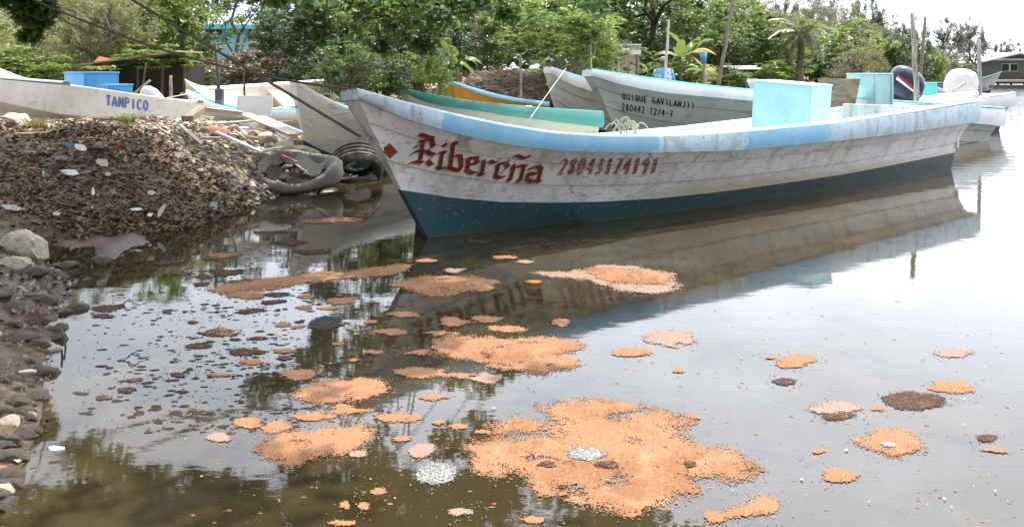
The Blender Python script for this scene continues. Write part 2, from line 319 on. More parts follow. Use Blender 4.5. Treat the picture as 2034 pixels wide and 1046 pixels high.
# ------------------------------------------------------------------ water
def water_mat():
    m = mat('murky_oily_water', (.033, .025, .0115), .02, [(.9, (.058, .045, .023), .48, .72, 4, U), (3, (.02, .015, .007), .5, .7, 4, U)], spec=.5, ior=1.53)
    t = m.node_tree; n = t.nodes.new; l = t.links.new; b = [x for x in t.nodes if x.type == 'BSDF_PRINCIPLED'][0]
    tcx = n('ShaderNodeTexCoord'); sp = n('ShaderNodeSeparateXYZ'); l(tcx.outputs['Object'], sp.inputs[0])
    def nb(scale, st, strength, dist, prev, masked=None):
        mp_ = n('ShaderNodeMapping'); mp_.inputs['Scale'].default_value = st; l(tcx.outputs['Object'], mp_.inputs[0])
        q = n('ShaderNodeTexNoise'); q.inputs['Scale'].default_value = scale; q.inputs['Detail'].default_value = 3; l(mp_.outputs[0], q.inputs['Vector'])
        bn = n('ShaderNodeBump'); bn.inputs['Strength'].default_value = strength; bn.inputs['Distance'].default_value = dist; l(q.outputs[0], bn.inputs['Height'])
        if masked: l(masked, bn.inputs['Strength'])
        if prev: l(prev, bn.inputs['Normal'])
        return bn.outputs[0]
    far = n('ShaderNodeMapRange'); far.inputs[1].default_value = 9; far.inputs[2].default_value = 26; far.inputs[3].default_value = .02; far.inputs[4].default_value = .55; l(sp.outputs[1], far.inputs[0])
    a = nb(2.2, (.5, 1.6, 1), .12, .05, None, far.outputs[0])
    a = nb(16, (.7, 1.3, 1), .010, .02, a); a = nb(70, U, .012, .003, a)
    l(a, b.inputs['Normal'])
    q = n('ShaderNodeTexNoise'); q.inputs['Scale'].default_value = 1.3; q.inputs['Detail'].default_value = 5; l(tcx.outputs['Object'], q.inputs['Vector'])
    r = n('ShaderNodeMapRange'); r.inputs[1].default_value = .4; r.inputs[2].default_value = .7; r.inputs[3].default_value = .008; r.inputs[4].default_value = .035; l(q.outputs[0], r.inputs[0]); l(r.outputs[0], b.inputs['Roughness'])
    return m
M['water'] = water_mat()
wm = MB(); wm.add([(-260, -8, 0), (420, -8, 0), (420, 420, 0), (-260, 420, 0)], [(0, 1, 2, 3)])
tag(wm.build('water', M['water']), kind='structure')
#@@BOATS
# ------------------------------------------------------------------ boats (bow waterline at the local origin, +x towards the stern)
S_G = [-.75, -.5, 0, .7, 1.5, 3, 5, 7, 9.2]; B_G = [.10, .22, .42, .64, .84, 1.0, 1.05, 1.02, .95]
S_W = [-.3, 0, .7, 1.5, 3, 5, 7, 9.2]; B_W = [.03, .035, .21, .42, .62, .74, .76, .75]
S_T = [-.75, -.53, -.39, 0, .39, .83, 1.32, 1.88, 2.52, 3.26, 4.55, 6.48, 8.88]
Z_T = [1.268, 1.20, 1.156, 1.05, .961, .882, .838, .815, .812, .818, .833, .89, .977]
S_B = [-.71, -.37, 0, .41, .86, 1.34, 1.91, 2.91, 4.2, 5.87, 8.5]; Z_B = [1.165, 1.009, .886, .786, .719, .68, .65, .615, .61, .615, .648]
S_O = [-.26, .2, .64, 1.11, 1.63, 2.24, 3.69, 5.65, 8.43]; Z_O = [.424, .324, .261, .224, .196, .17, .163, .177, .235]
HEEL = .078
def boat(name, Mw, L=8.5, beam=1.0, hs=1.0, heel=0.0, hull='hull_white', bottom='teal_bottom', strake='pale_blue', cap='pale_blue', inner='white', label='', group='moored fishing boats', thwarts=(2.2, 4.6, 6.4), strake_k=1.0, n=46, planks=True, flat=0.0):
    root = empty(name, label=label, cat='boat', group=group); root.matrix_world = Mw
    k = L/8.5
    def zc(s, z, b): return (z - HEEL*b)*hs                       # fitted curves are heeled: take that out
    def top(s): return interp(s, S_T, Z_T)*(1-flat) + flat*1.10
    def gun(s): b = interp(s, S_G, B_G); return b*beam, zc(s, top(s), b)
    def stk(s): b = interp(s, S_G, B_G)-.03; z = interp(s, S_B, Z_B); zt = interp(s, S_T, Z_T); return b*beam, zc(s, top(s)-(zt-z)*strake_k, b)
    def boot(s): b = interp(s, S_W, B_W)+.06*min(1, max(0, s+.26)); return b*beam, zc(s, interp(s, S_O, Z_O), b)
    def wl(s): b = interp(s, S_W, B_W); return b*beam, zc(s, 0, b)
    def low(s): return .62*interp(s, S_W, B_W)*beam, -.16*hs
    def keel(s): return .03*beam, -.24*hs
    ts = [(i/n)**1.6 for i in range(n+1)]
    def row(fn, s0, s1, side, db=0, dz=0):
        r = []
        for t in ts:
            s = lerp(s0, s1, t); b, z = fn(s); b = max(b+db, .012); r.append(Vector((s*k, side*b, z + dz + heel*(-side)*b)))
        return r
    def mixrow(f, side, db=0, dz=0):
        s0, s1 = lerp(-.26, -.70, f), lerp(8.43, 8.6, f); r = []
        for t in ts:
            s = lerp(s0, s1, t); b0, z0 = boot(lerp(-.26, 8.43, t)); b1, z1 = stk(lerp(-.70, 8.6, t))
            b = lerp(b0, b1, f) - .035*math.sin(math.pi*f)*min(1, t*6)*beam; z = lerp(z0, z1, f); b = max(b+db, .012)
            r.append(Vector((s*k, side*b, z+dz+heel*(-side)*b)))
        return r
    def both(fnrows, name_, m, ends=True, smooth=True):
        mb = MB(); sides = []
        for side in (-1, 1):
            rows = fnrows(side); sides.append(rows); mb.grid(rows)
        if ends:
            A, Bq = sides
            mb.grid([[r[0] for r in A], [r[0] for r in Bq]]); mb.grid([[r[-1] for r in A], [r[-1] for r in Bq]])
        o = mb.build(name_, m, root)
        if smooth: o.data.shade_smooth(); o.data.set_sharp_from_angle(angle=R(32))
        return o
    lap = .012
    def hullrows(side):
        rows = [row(boot, -.26, 8.43, side), mixrow(.20, side)]
        if planks: rows += [mixrow(.34, side), mixrow(.345, side, lap), mixrow(.55, side, lap*.5), mixrow(.76, side, 0), mixrow(.765, side, lap), mixrow(1.0, side, lap)]
        else: rows += [mixrow(.4, side), mixrow(.7, side), mixrow(1, side)]
        return rows
    ho = both(hullrows, 'hull', M[hull])
    both(lambda sd: [row(keel, .4, 8.2, sd), row(low, .15, 8.3, sd), row(wl, 0, 8.45, sd), row(boot, -.26, 8.43, sd, -.001)], 'hull_bottom', M[bottom])
    def strk(side):
        def prof(db, f):
            r = []
            for t in ts:
                s = lerp(-.72, 8.88, t); b, zt = gun(s); _, zb = stk(min(s, 8.6)); r.append(Vector((s*k, side*max(b+db, .01), lerp(zb, zt, f) + heel*(-side)*(b+db))))
            return r
        return [prof(-.05, .0), prof(.004, -.01), prof(.020, .25), prof(.022, .6), prof(.012, .88)]
    for sd in (-1, 1):
        rows = strk(sd); mb = MB(); mb.grid(rows)
        if sd == -1: other = strk(1); mb.grid([[r[0] for r in rows], [r[0] for r in other]]); mb.grid([[r[-1] for r in rows], [r[-1] for r in other]])
        o = mb.build('gunwale_strake', M[strake], root); o.data.shade_smooth(); o.data.set_sharp_from_angle(angle=R(50))
        def capr(db, dz):
            r = []
            for t in ts:
                s = lerp(-.72, 8.88, t); b, zt = gun(s); bb = max(b+db, .004); r.append(Vector((s*k, sd*bb, zt+dz+heel*(-sd)*bb)))
            return r
        mb = MB(); mb.grid([capr(.012, -.026), capr(.004, -.004), capr(-.02, .002), capr(-.075, .0), capr(-.085, -.012), capr(-.085, -.05)])
        o = mb.build('gunwale_cap', M[cap], root); o.data.shade_smooth(); o.data.set_sharp_from_angle(angle=R(50))
    def inn(side):
        a, b_, c_ = [], [], []
        for t in ts:
            s = lerp(-.60, 8.7, t); b, zt = gun(s); s2 = lerp(.15, 8.4, t); bw = interp(s2, S_W, B_W)*beam*.82; zf = (.20+max(0, 1.0-s2)*.30)*hs
            a.append(Vector((s*k, side*max(b-.086, .003), zt-.045+heel*(-side)*b))); 
            bb = max(min(bw, b-.1), .002); b_.append(Vector((s2*k, side*bb, min(zf, zt-.1)+heel*(-side)*bb))); c_.append(Vector((s2*k, 0, min(zf, zt-.1)-.01)))
        return [a, b_, c_]
    both(inn, 'inner_liner', M[inner])
    tb = MB(); b1, zt1 = gun(8.55); tb.box((8.45*k, 0, (.3+zt1-.02)/2), (.06, 2*b1-.24, zt1-.32)); tb.build('transom', M[hull], root, bevel=.012)
    for s in thwarts:
        b, zt = gun(s); mb = MB(); mb.box((s*k, 0, zt-.20*hs), (.28, 2*b-.2, .045), Matrix.Rotation(-math.atan(heel), 3, 'X')); mb.build('thwart', M[inner], root, bevel=.008)
    mb = MB(); pts = [Vector((-.53*k-.03+.045*math.cos(a)-.03, .0+.045*math.sin(a), .86*hs)) for a in np.linspace(0, 2*math.pi, 13)]
    mb.tube(pts, .009, 6, False); mb.tube([(-.50*k, 0, .86*hs), (-.60*k, 0, .86*hs)], .012, 6); mb.build('bow_eye', M['steel'], root)
    root['bvh'] = 0
    return root, ho
def frame(bow, ang, pitch=0, roll=0):
    return Matrix.Translation(Vector(bow)) @ Matrix.Rotation(R(ang), 4, 'Z') @ Matrix.Rotation(R(pitch), 4, 'Y') @ Matrix.Rotation(R(roll), 4, 'X')
def bvh_of(ho, Mw):
    return BVHTree.FromPolygons([Mw @ v.co for v in ho.data.vertices], [tuple(p.vertices) for p in ho.data.polygons])
EYE = Vector((0, 0, CH))
def cast(bvh, px, py):
    d = Vector(((px-CX)/FPX, 1, -(py-HY)/FPX)).normalized(); hit, nrm, i, dist = bvh.ray_cast(EYE, d)
    if hit is None: return None
    if nrm.dot(d) > 0: nrm = -nrm
    return hit + nrm*.005
def decal(name, polys, m, bvh, Mw, root, nib=None, width=3.0, step=2.5, lift=0.0, label=None):
    """brush strokes given as photo-pixel polylines, laid on the hull surface"""
    mb = MB(); inv = Mw.inverted()
    for pl in polys:
        pts = []
        for a, b in zip(pl[:-1], pl[1:]):
            a = Vector(a); b = Vector(b); q = max(1, int((b-a).length/step)); pts += [a.lerp(b, i/q) for i in range(q)]
        pts.append(Vector(pl[-1])); rows = []
        for i, p in enumerate(pts):
            if nib: w_ = Vector(nib)
            else:
                t = pts[min(i+1, len(pts)-1)] - pts[max(i-1, 0)]; t = t.normalized() if t.length else Vector((1, 0)); w_ = Vector((-t.y, t.x))*width/2
            rw = [cast(bvh, *(p + w_*k_)) for k_ in (-1, -.33, .33, 1)]
            if None in rw: rows = rows if len(rows) > 1 else []; continue
            if lift: rw = [q_ + (EYE-q_).normalized()*lift for q_ in rw]
            rows.append([inv @ q_ for q_ in rw])
        if len(rows) > 1: mb.grid(rows)
    if mb.v:
        o = mb.build(name, m, root, fix=False)
        if label: o['label'] = label
        return o
FONT = {
 '0': [[(.5, 1), (.12, .75), (.12, .25), (.5, 0), (.88, .25), (.88, .75), (.5, 1)]], '1': [[(.3, .75), (.55, 1), (.5, 0)]],
 '2': [[(.1, .78), (.4, 1), (.8, .85), (.75, .55), (.1, 0), (.9, .03)]], '3': [[(.1, .9), (.5, 1), (.85, .8), (.5, .53), (.88, .25), (.5, 0), (.1, .12)]],
 '4': [[(.7, 0), (.72, 1), (.08, .32), (.95, .32)]], '7': [[(.08, .97), (.92, .97), (.4, 0)], [(.3, .5), (.8, .5)]],
 '8': [[(.5, 1), (.15, .8), (.5, .53), (.88, .25), (.5, 0), (.12, .25), (.5, .53), (.85, .8), (.5, 1)]],
 '9': [[(.85, .7), (.5, .5), (.15, .72), (.5, 1), (.85, .7), (.6, 0)]],
 'Q': [[(.5, 1), (.1, .7), (.12, .3), (.5, .05), (.88, .3), (.88, .72), (.5, 1)], [(.5, .35), (.98, -.05)]], 'U': [[(.1, 1), (.12, .2), (.5, 0), (.85, .2), (.88, 1)], [(.86, .3), (.95, 0)]],
 'I': [[(.5, 1), (.5, 0)]], 'E': [[(.9, 1), (.15, .97), (.15, .03), (.92, 0)], [(.15, .52), (.75, .52)]], 'G': [[(.9, .9), (.2, .92), (.1, .1), (.85, .05), (.88, .5), (.4, .5)]],
 'A': [[(.02, 0), (.5, 1), (.95, 0)], [(.2, .36), (.78, .36)]], 'V': [[(.05, 1), (.45, 0), (.95, 1)]], 'L': [[(.2, 1), (.15, 0), (.9, .02)]], 'N': [[(.1, 0), (.12, 1), (.85, 0), (.9, 1)]],
 'J': [[(.7, 1), (.7, .15), (.4, 0), (.1, .15)]], ')': [[(.3, 1), (.65, .7), (.65, .3), (.3, 0)]], '-': [[(.1, .45), (.9, .45)]], '.': [[(.35, .45), (.6, .45)]], '/': [[(.2, 0), (.8, 1)]],
 'T': [[(.03, 1), (.97, 1)], [(.5, 1), (.5, 0)]], 'M': [[(.05, 0), (.12, 1), (.5, .35), (.88, 1), (.95, 0)]], 'P': [[(.12, 0), (.12, 1), (.8, .95), (.85, .6), (.12, .48)]],
 'C': [[(.92, .85), (.5, 1), (.1, .7), (.1, .3), (.5, 0), (.92, .15)]], 'O': [[(.5, 1), (.1, .7), (.1, .3), (.5, 0), (.9, .3), (.9, .7), (.5, 1)]],
}
def lettering(text, p0, p1, h0, h1, m, bvh, Mw, root, width=2.6, slant=.0, fill=.72, name='painted_letter', nib=None):
    p0 = Vector(p0); p1 = Vector(p1); n_ = len(text); adv = (p1-p0)/n_
    for i, ch in enumerate(text):
        if ch == ' ': continue
        o = p0 + adv*i; h = lerp(h0, h1, i/n_); cw = adv*fill
        if ch in FONT: decal(name, [[o + cw*x + Vector((slant*h*y, -h*y)) for x, y in pl] for pl in FONT[ch]], m, bvh, Mw, root, width=width, nib=nib, step=2.0)

# --- the moored boat in front
def main_paints():
    def base(name, layers_fn, col, rough=.42):
        m = mat(name, col, rough, [(2.2, tuple(c*.88 for c in col), .42, .62, 4, U)], bump=(35, .25, .004, U), bump2=(5, .25, .02, U))
        t = m.node_tree; n = t.nodes.new; l = t.links.new; b = [x for x in t.nodes if x.type == 'BSDF_PRINCIPLED'][0]
        st = {'p': b.inputs['Base Color'].links[0].from_socket}
        tcx = n('ShaderNodeTexCoord'); sp = n('ShaderNodeSeparateXYZ'); l(tcx.outputs['Object'], sp.inputs[0])
        def nz_(scale, st3=U, det=6):
            mp_ = n('ShaderNodeMapping'); mp_.inputs['Scale'].default_value = st3; l(tcx.outputs['Object'], mp_.inputs[0]); q = n('ShaderNodeTexNoise'); q.inputs['Scale'].default_value = scale; q.inputs['Detail'].default_value = det; l(mp_.outputs[0], q.inputs['Vector']); return q.outputs[0]
        def rng(sock, a, c, x=0., y=1.):
            r = n('ShaderNodeMapRange'); r.inputs[1].default_value = a; r.inputs[2].default_value = c; r.inputs[3].default_value = x; r.inputs[4].default_value = y; l(sock, r.inputs[0]); return r.outputs[0]
        def mth(op, a, c):
            r = n('ShaderNodeMath'); r.operation = op
            for i, s in enumerate((a, c)):
                if isinstance(s, (int, float)): r.inputs[i].default_value = s
                else: l(s, r.inputs[i])
            return r.outputs[0]
        def over(fac, c2):
            x = n('ShaderNodeMix'); x.data_type = 'RGBA'; l(fac, x.inputs[0]); l(st['p'], x.inputs[6]); x.inputs[7].default_value = (*c2, 1); st['p'] = x.outputs[2]
        layers_fn(sp.outputs[0], sp.outputs[1], sp.outputs[2], nz_, rng, mth, over); l(st['p'], b.inputs['Base Color']); return m
    def strake(x, y, z, nz_, rng, mth, over):
        j = mth('ADD', x, mth('ADD', mth('MULTIPLY', mth('SUBTRACT', nz_(3.5), .5), .5), mth('MULTIPLY', mth('SUBTRACT', nz_(24), .5), .22)))
        a = mth('MULTIPLY', rng(j, -.10, -.06), rng(j, 1.90, 1.84)); c = mth('MULTIPLY', rng(j, 3.04, 3.08), rng(j, 4.65, 4.50))
        fresh = mth('MAXIMUM', a, c); worn = mth('SUBTRACT', 1, fresh)
        over(mth('MULTIPLY', worn, rng(x, -.3, 2.5, 1, 1)), (.46, .585, .66))
        over(mth('MULTIPLY', worn, rng(nz_(6, (1, 1, 1)), .48, .62)), (.36, .44, .44))
        over(mth('MULTIPLY', rng(x, -.05, -.5, 0, .75), rng(nz_(9), .40, .6)), (.36, .39, .36))
        over(mth('MULTIPLY', worn, rng(nz_(14, (1, 1, .12)), .56, .68, 0, .8)), (.24, .28, .29))
        over(mth('MULTIPLY', worn, rng(nz_(38), .63, .70)), (.13, .14, .13)); over(rng(nz_(34), .70, .74, 0, .8), (.6, .62, .6))
    def hullp(x, y, z, nz_, rng, mth, over):
        zz = mth('ADD', z, mth('MULTIPLY', mth('SUBTRACT', nz_(5), .5), .10))
        zb = mth('ADD', rng(x, 0, 9, .20, .13), 0)
        band = mth('MULTIPLY', rng(mth('SUBTRACT', zz, zb), .17, .03), rng(x, 1.6, 2.8)); over(mth('MULTIPLY', band, .85), (.40, .32, .19))
        over(mth('MULTIPLY', rng(nz_(7, (1, 1, .10)), .53, .68, 0, .85), rng(zz, .10, .7)), (.36, .31, .22))
        over(rng(nz_(2.2, (1, 1, 2)), .48, .72, 0, .5), (.50, .48, .44)); over(rng(nz_(11), .58, .72, 0, .6), (.34, .32, .28)); over(rng(nz_(20, (.25, 1, 2.5)), .60, .70, 0, .7), (.28, .25, .20)); over(rng(nz_(48), .69, .73, 0, .9), (.12, .11, .09))
        over(mth('MULTIPLY', rng(nz_(30, (.35, 1, 1.6)), .58, .66, 0, .75), mth('MULTIPLY', rng(x, .9, 1.3), rng(x, 3.4, 2.0))), (.25, .24, .23))
    def bott(x, y, z, nz_, rng, mth, over):
        over(rng(x, .8, 4.0, 0, .9), (.020, .030, .027)); over(rng(nz_(5, (.4, 1, 2)), .5, .68), (.03, .05, .045)); over(rng(nz_(22), .60, .68, 0, .8), (.10, .11, .085))
        over(rng(mth('ADD', z, mth('MULTIPLY', nz_(8), .06)), .09, .03, 0, .8), (.045, .05, .025))
    M['main_strake'] = base('patched_blue_strake_paint', strake, (.22, .46, .63)); M['main_hull'] = base('stained_white_hull_paint', hullp, (.75, .735, .71)); M['main_bottom'] = base('fouled_teal_bottom_paint', bott, (.013, .060, .070))
    M['main_cap'] = paint('sunlit_cap_paint', (.66, .78, .84), (.6, .68, .7), (.3, .36, .36), amt=.02)  # top paler than the strake: sun glare put into the cap colour
main_paints()
MAIN = frame((-.72, 7.13, 0), 40.6)
mroot, mh = boat('fishing_boat', MAIN, heel=HEEL, hull='main_hull', bottom='main_bottom', strake='main_strake', cap='main_cap', inner='box_cyan', thwarts=(1.7, 5.4, 7.2),
    label='long white fishing boat with blue gunwale and red blackletter name moored in front')
mb_ = bvh_of(mh, MAIN)
def zpt(x, y): return (800 + x*290/2034, 240 + y*140/982)
RIB = {
 'R': [[(285, 270), (245, 545)], [(165, 225), (240, 180), (330, 215), (430, 240)], [(225, 285), (300, 262), (400, 255)], [(405, 245), (425, 360), (300, 425), (235, 405)], [(330, 415), (380, 450), (440, 468)], [(410, 500), (345, 555), (395, 610), (430, 598)], [(85, 590), (160, 565), (280, 575)], [(120, 465), (160, 425), (225, 415)], [(165, 360), (220, 345)]],
 'i': [[(555, 425), (530, 560), (515, 650)], [(490, 445), (555, 425), (600, 440)], [(580, 315), (600, 340)], [(480, 625), (520, 660), (610, 645)]],
 'b': [[(710, 290), (690, 420), (660, 640)], [(665, 320), (710, 290), (755, 320)], [(720, 480), (800, 478), (815, 560), (810, 665)], [(630, 650), (720, 670), (800, 690)]],
 'e': [[(915, 520), (905, 640), (890, 680), (960, 720), (1020, 715)], [(890, 520), (980, 510), (1050, 500)], [(1030, 510), (1035, 590)], [(930, 605), (1040, 580)]],
 'r': [[(1130, 545), (1120, 640), (1095, 740)], [(1080, 565), (1130, 540)], [(1060, 715), (1100, 750), (1160, 725)], [(1145, 590), (1220, 552), (1260, 580), (1330, 555)]],
 'e2': [[(1335, 590), (1315, 690), (1290, 760), (1350, 790), (1420, 770)], [(1310, 600), (1380, 588), (1450, 572)], [(1440, 590), (1465, 640), (1390, 700)]],
 'n': [[(1545, 600), (1530, 700), (1495, 815)], [(1510, 620), (1550, 595)], [(1470, 800), (1500, 825), (1535, 805)], [(1570, 640), (1670, 610), (1690, 640), (1660, 740), (1635, 825)], [(1600, 815), (1640, 835), (1670, 815)]],
 'tilde': [[(1535, 500), (1590, 475), (1690, 515), (1780, 482)]],
 'a': [[(1750, 665), (1880, 625), (1940, 665)], [(1920, 660), (1910, 740), (1880, 830), (1910, 845)], [(1740, 725), (1850, 735), (1900, 715)], [(1750, 730), (1730, 810), (1800, 845), (1885, 825)]]}
for key, pls in RIB.items():
    q = [[zpt(*p) for p in pl] for pl in pls]
    decal('letter_shade', [[(a-1.8, b+2.2) for a, b in pl] for pl in q], M['ochre_letter'], mb_, MAIN, mroot, nib=(4.3, -2.6) if key != 'tilde' else (2.5, -2.2))
    decal('painted_letter', q, M['red_letter'], mb_, MAIN, mroot, nib=(4.4, -2.9) if key != 'tilde' else (2.6, -2.4), lift=.004)
lettering('28043174191', (1109, 346), (1308, 344), 31, 31, M['red_faded'], mb_, MAIN, mroot, slant=.26, fill=.66, nib=(3.6, -1.5))
dm = []
for i in range(9):
    t = i/8; a = Vector((757, 297)).lerp(Vector((774, 314)), t); b = Vector((774, 284)).lerp(Vector((790, 302)), t); dm.append([tuple(a), tuple(b)])
for pl in [[(765.5, 290.5), (782, 308)]]: decal('painted_diamond', [pl], M['red_letter'], mb_, MAIN, mroot, nib=(8.2, -6.8))
scr = random.Random(4)
for i in range(16):
    x = scr.uniform(800, 1500); y = 420 - scr.uniform(30, 110) - (x-800)*.03; dx = scr.uniform(-8, 8)
    decal('scrape', [[(x, y), (x+dx, y+scr.uniform(2, 12))]], M['black_letter'] if i % 3 == 0 else M['tan_hull'], mb_, MAIN, mroot, width=scr.uniform(.7, 1.3))

# --- the other boats
def boat_at(px, py, d, ang, L, beam, hs, pitch=0, roll=0, heel=0, **kw):
    k = L/8.5; fl = kw.get('flat', 0); tip = P(px, py, d); Rm = frame((0, 0, 0), ang, pitch, roll); off = Rm @ Vector((-.75*k, -.08, (1.268*(1-fl)+1.1*fl-.01)*hs)); Mw = Matrix.Translation(tip - off) @ Rm
    r, h = boat('fishing_boat', Mw, L=L, beam=beam, hs=hs, heel=heel, **kw); return r, h, Mw
q_r, q_h, QM = boat_at(1170, 136, 12.5, 32, 8.5, .95, 1.06, flat=.75, pitch=3.9, roll=-3, hull='hull_grey', bottom='dark_bottom', strake='white', cap='turq', inner='white', strake_k=1.1,
    label='grey hulled boat with white band and black brushed name behind the front boat')
qb = bvh_of(q_h, QM)
lettering('QUIQUE GAVILANJ))', (1236, 197), (1381, 217), 12, 13, M['black_letter'], qb, QM, q_r, width=2.0, fill=.74)
lettering('280442.12/4-7', (1235, 219), (1338, 233), 14, 12, M['black_letter'], qb, QM, q_r, width=2.0, fill=.74)
c_r, c_h, CM = boat_at(1093, 131, 14.2, 40, 4.6, .72, 1.05, flat=.6, pitch=4, hull='hull_grey', bottom='dark_bottom', strake='hull_white2', cap='pale_blue', inner='white', thwarts=(3,), strake_k=1.2,
    label='cream boat with pale blue rim, its bow raised behind the grey named boat')
d_r, d_h, DM = (lambda Mw: (*boat('fishing_boat', Mw, L=6.6, beam=.95, hs=1.0, hull='white', bottom='teal_bottom', strake='white', cap='white', inner='white', label='plain white boat whose stern carries the white outboard motor'), Mw))(frame((5.1, 16.75, -.02), 31))
e_r, e_h, EM = boat_at(812, 176, 8.35, 47, 2.35, .46, 1.0, flat=.9, pitch=5, roll=-4, hull='tan_hull', bottom='dark_bottom', strake='green_paint', cap='green_paint', inner='tan_hull', thwarts=(3, 5.5), strake_k=.6,
    label='small skiff with worn sea green gunwale and tan hull')
f_r, f_h, FM = boat_at(898, 161, 15.5, 54, 5.6, .8, .95, flat=.55, pitch=4.5, hull='ochre', bottom='ochre', strake='pale_blue', cap='pale_blue', inner='ochre', strake_k=.55, label='ochre boat with bright pale blue rim by the brush pile')
g_r, g_h, GM = boat_at(586, 158, 11.0, 41, 3.2, .66, .98, pitch=2, flat=.2, hull='hull_white2', bottom='teal_bottom', strake='hull_white2', cap='white', inner='hull_white2', thwarts=(3, 5.5), label='dirty white boat with its bow up on the shore left of the blue boat')
t_r, t_h, TM = (lambda Mw: (*boat('fishing_boat', Mw, L=5.3, beam=.95, hs=.93, hull='cream', bottom='cream', strake='hull_white2', cap='white', inner='white', strake_k=1.25, flat=.3, label='cream and white boat lettered in blue, beached on the left bank', group='beached boats'), Mw))(Matrix.Translation((-9.1, 13.9, .62)) @ Matrix.Rotation(R(-38), 4, 'Z') @ Matrix.Rotation(R(3.7), 4, 'Y') @ Matrix.Rotation(R(-9), 4, 'X'))
tb_ = BVHTree.FromPolygons([TM @ v.co for o in t_r.children if o.name.startswith('gunwale_strake') for v in o.data.vertices], [tuple(i + off for i in p.vertices) for o, off in zip([o for o in t_r.children if o.name.startswith('gunwale_strake')], [0, len([o for o in t_r.children if o.name.startswith('gunwale_strake')][0].data.vertices)]) for p in o.data.polygons])
lettering('TAMPICO', (211, 209), (297, 221), 19, 20, M['blue_letter'], tb_, TM, t_r, width=4.2, fill=.72)
h_r, h_h, HM = (lambda Mw: (*boat('fishing_boat', Mw, L=2.4, beam=.60, hs=.62, hull='cream', bottom='cream', strake='turq', cap='white', inner='cream', thwarts=(5.5,), strake_k=.45, label='small beached boat tilted to show its cream inside, turquoise stripe', group='beached boats'), Mw))(Matrix.Translation((-5.25, 14.1, .50)) @ Matrix.Rotation(R(38), 4, 'Z') @ Matrix.Rotation(R(20), 4, 'X'))
j_r, j_h, JM = (lambda Mw: (*boat('fishing_boat', Mw, L=3.2, beam=.55, hs=.55, hull='hull_white2', bottom='teal_bottom', strake='white', cap='pale_blue', inner='pale_blue', thwarts=(3, 5.5), label='little white rowing boat with pale blue inside beside the white board', group='beached boats'), Mw))(Matrix.Translation((-4.35, 12.2, .42)) @ Matrix.Rotation(R(8), 4, 'Z'))
p_r, p_h, PM = (lambda Mw: (*boat('fishing_boat', Mw, L=7.5, beam=.95, hs=1.03, hull='white', bottom='teal_bottom', strake='green_paint', cap='green_paint', inner='white', strake_k=.35, label='distant white boat with red name and green rim afloat at far right'), Mw))(frame((23.0, 41.5, 0), 163))
pb = bvh_of(p_h, PM)
lettering('EL POTENTE', (1952, 183), (1995, 169), 7.5, 8.5, M['red_letter'], pb, PM, p_r, width=1.5, fill=.75)
# ------------------------------------------------------------------ floating scum
SC = {}
SC['orange'] = mat('orange_sawdust_scum', (.27, .143, .080), 1.0, [(2.2, (.205, .100, .050), .42, .62, 6, U), (7, (.32, .18, .105), .50, .70, 6, U), (26, (.17, .07, .033), .58, .68, 5, U), (110, (.34, .20, .115), .58, .66, 3, U), (150, (.12, .05, .025), .62, .68, 3, U)], bump=(120, .6, .006, U), bump2=(18, .4, .015, U), spec=.08)
SC['pale'] = mat('pale_pinkish_scum', (.24, .17, .135), .9, [(5, (.32, .165, .085), .5, .66, 6, U), (80, (.22, .17, .15), .54, .64, 4, U)], bump=(90, .6, .008, U), spec=.12)
SC['brown'] = mat('dark_brown_scum', (.055, .029, .019), .85, [(60, (.15, .085, .06), .52, .66, 4, U)], bump=(90, .6, .008, U), spec=.12)
SC['grey'] = mat('grey_bubble_foam', (.30, .29, .28), .5, [(120, (.08, .075, .065), .45, .55, 3, U), (70, (.55, .54, .53), .56, .64, 3, U)], bump=(140, 1, .015, U), spec=.6)
SC['black'] = mat('black_leaf_clump', (.02, .017, .014), .8, [(40, (.05, .04, .03), .5, .7, 4, U)], bump=(50, 1, .03, U))
rs = random.Random(11)
grains = {'orange': [], 'brown': [], 'pale': []}
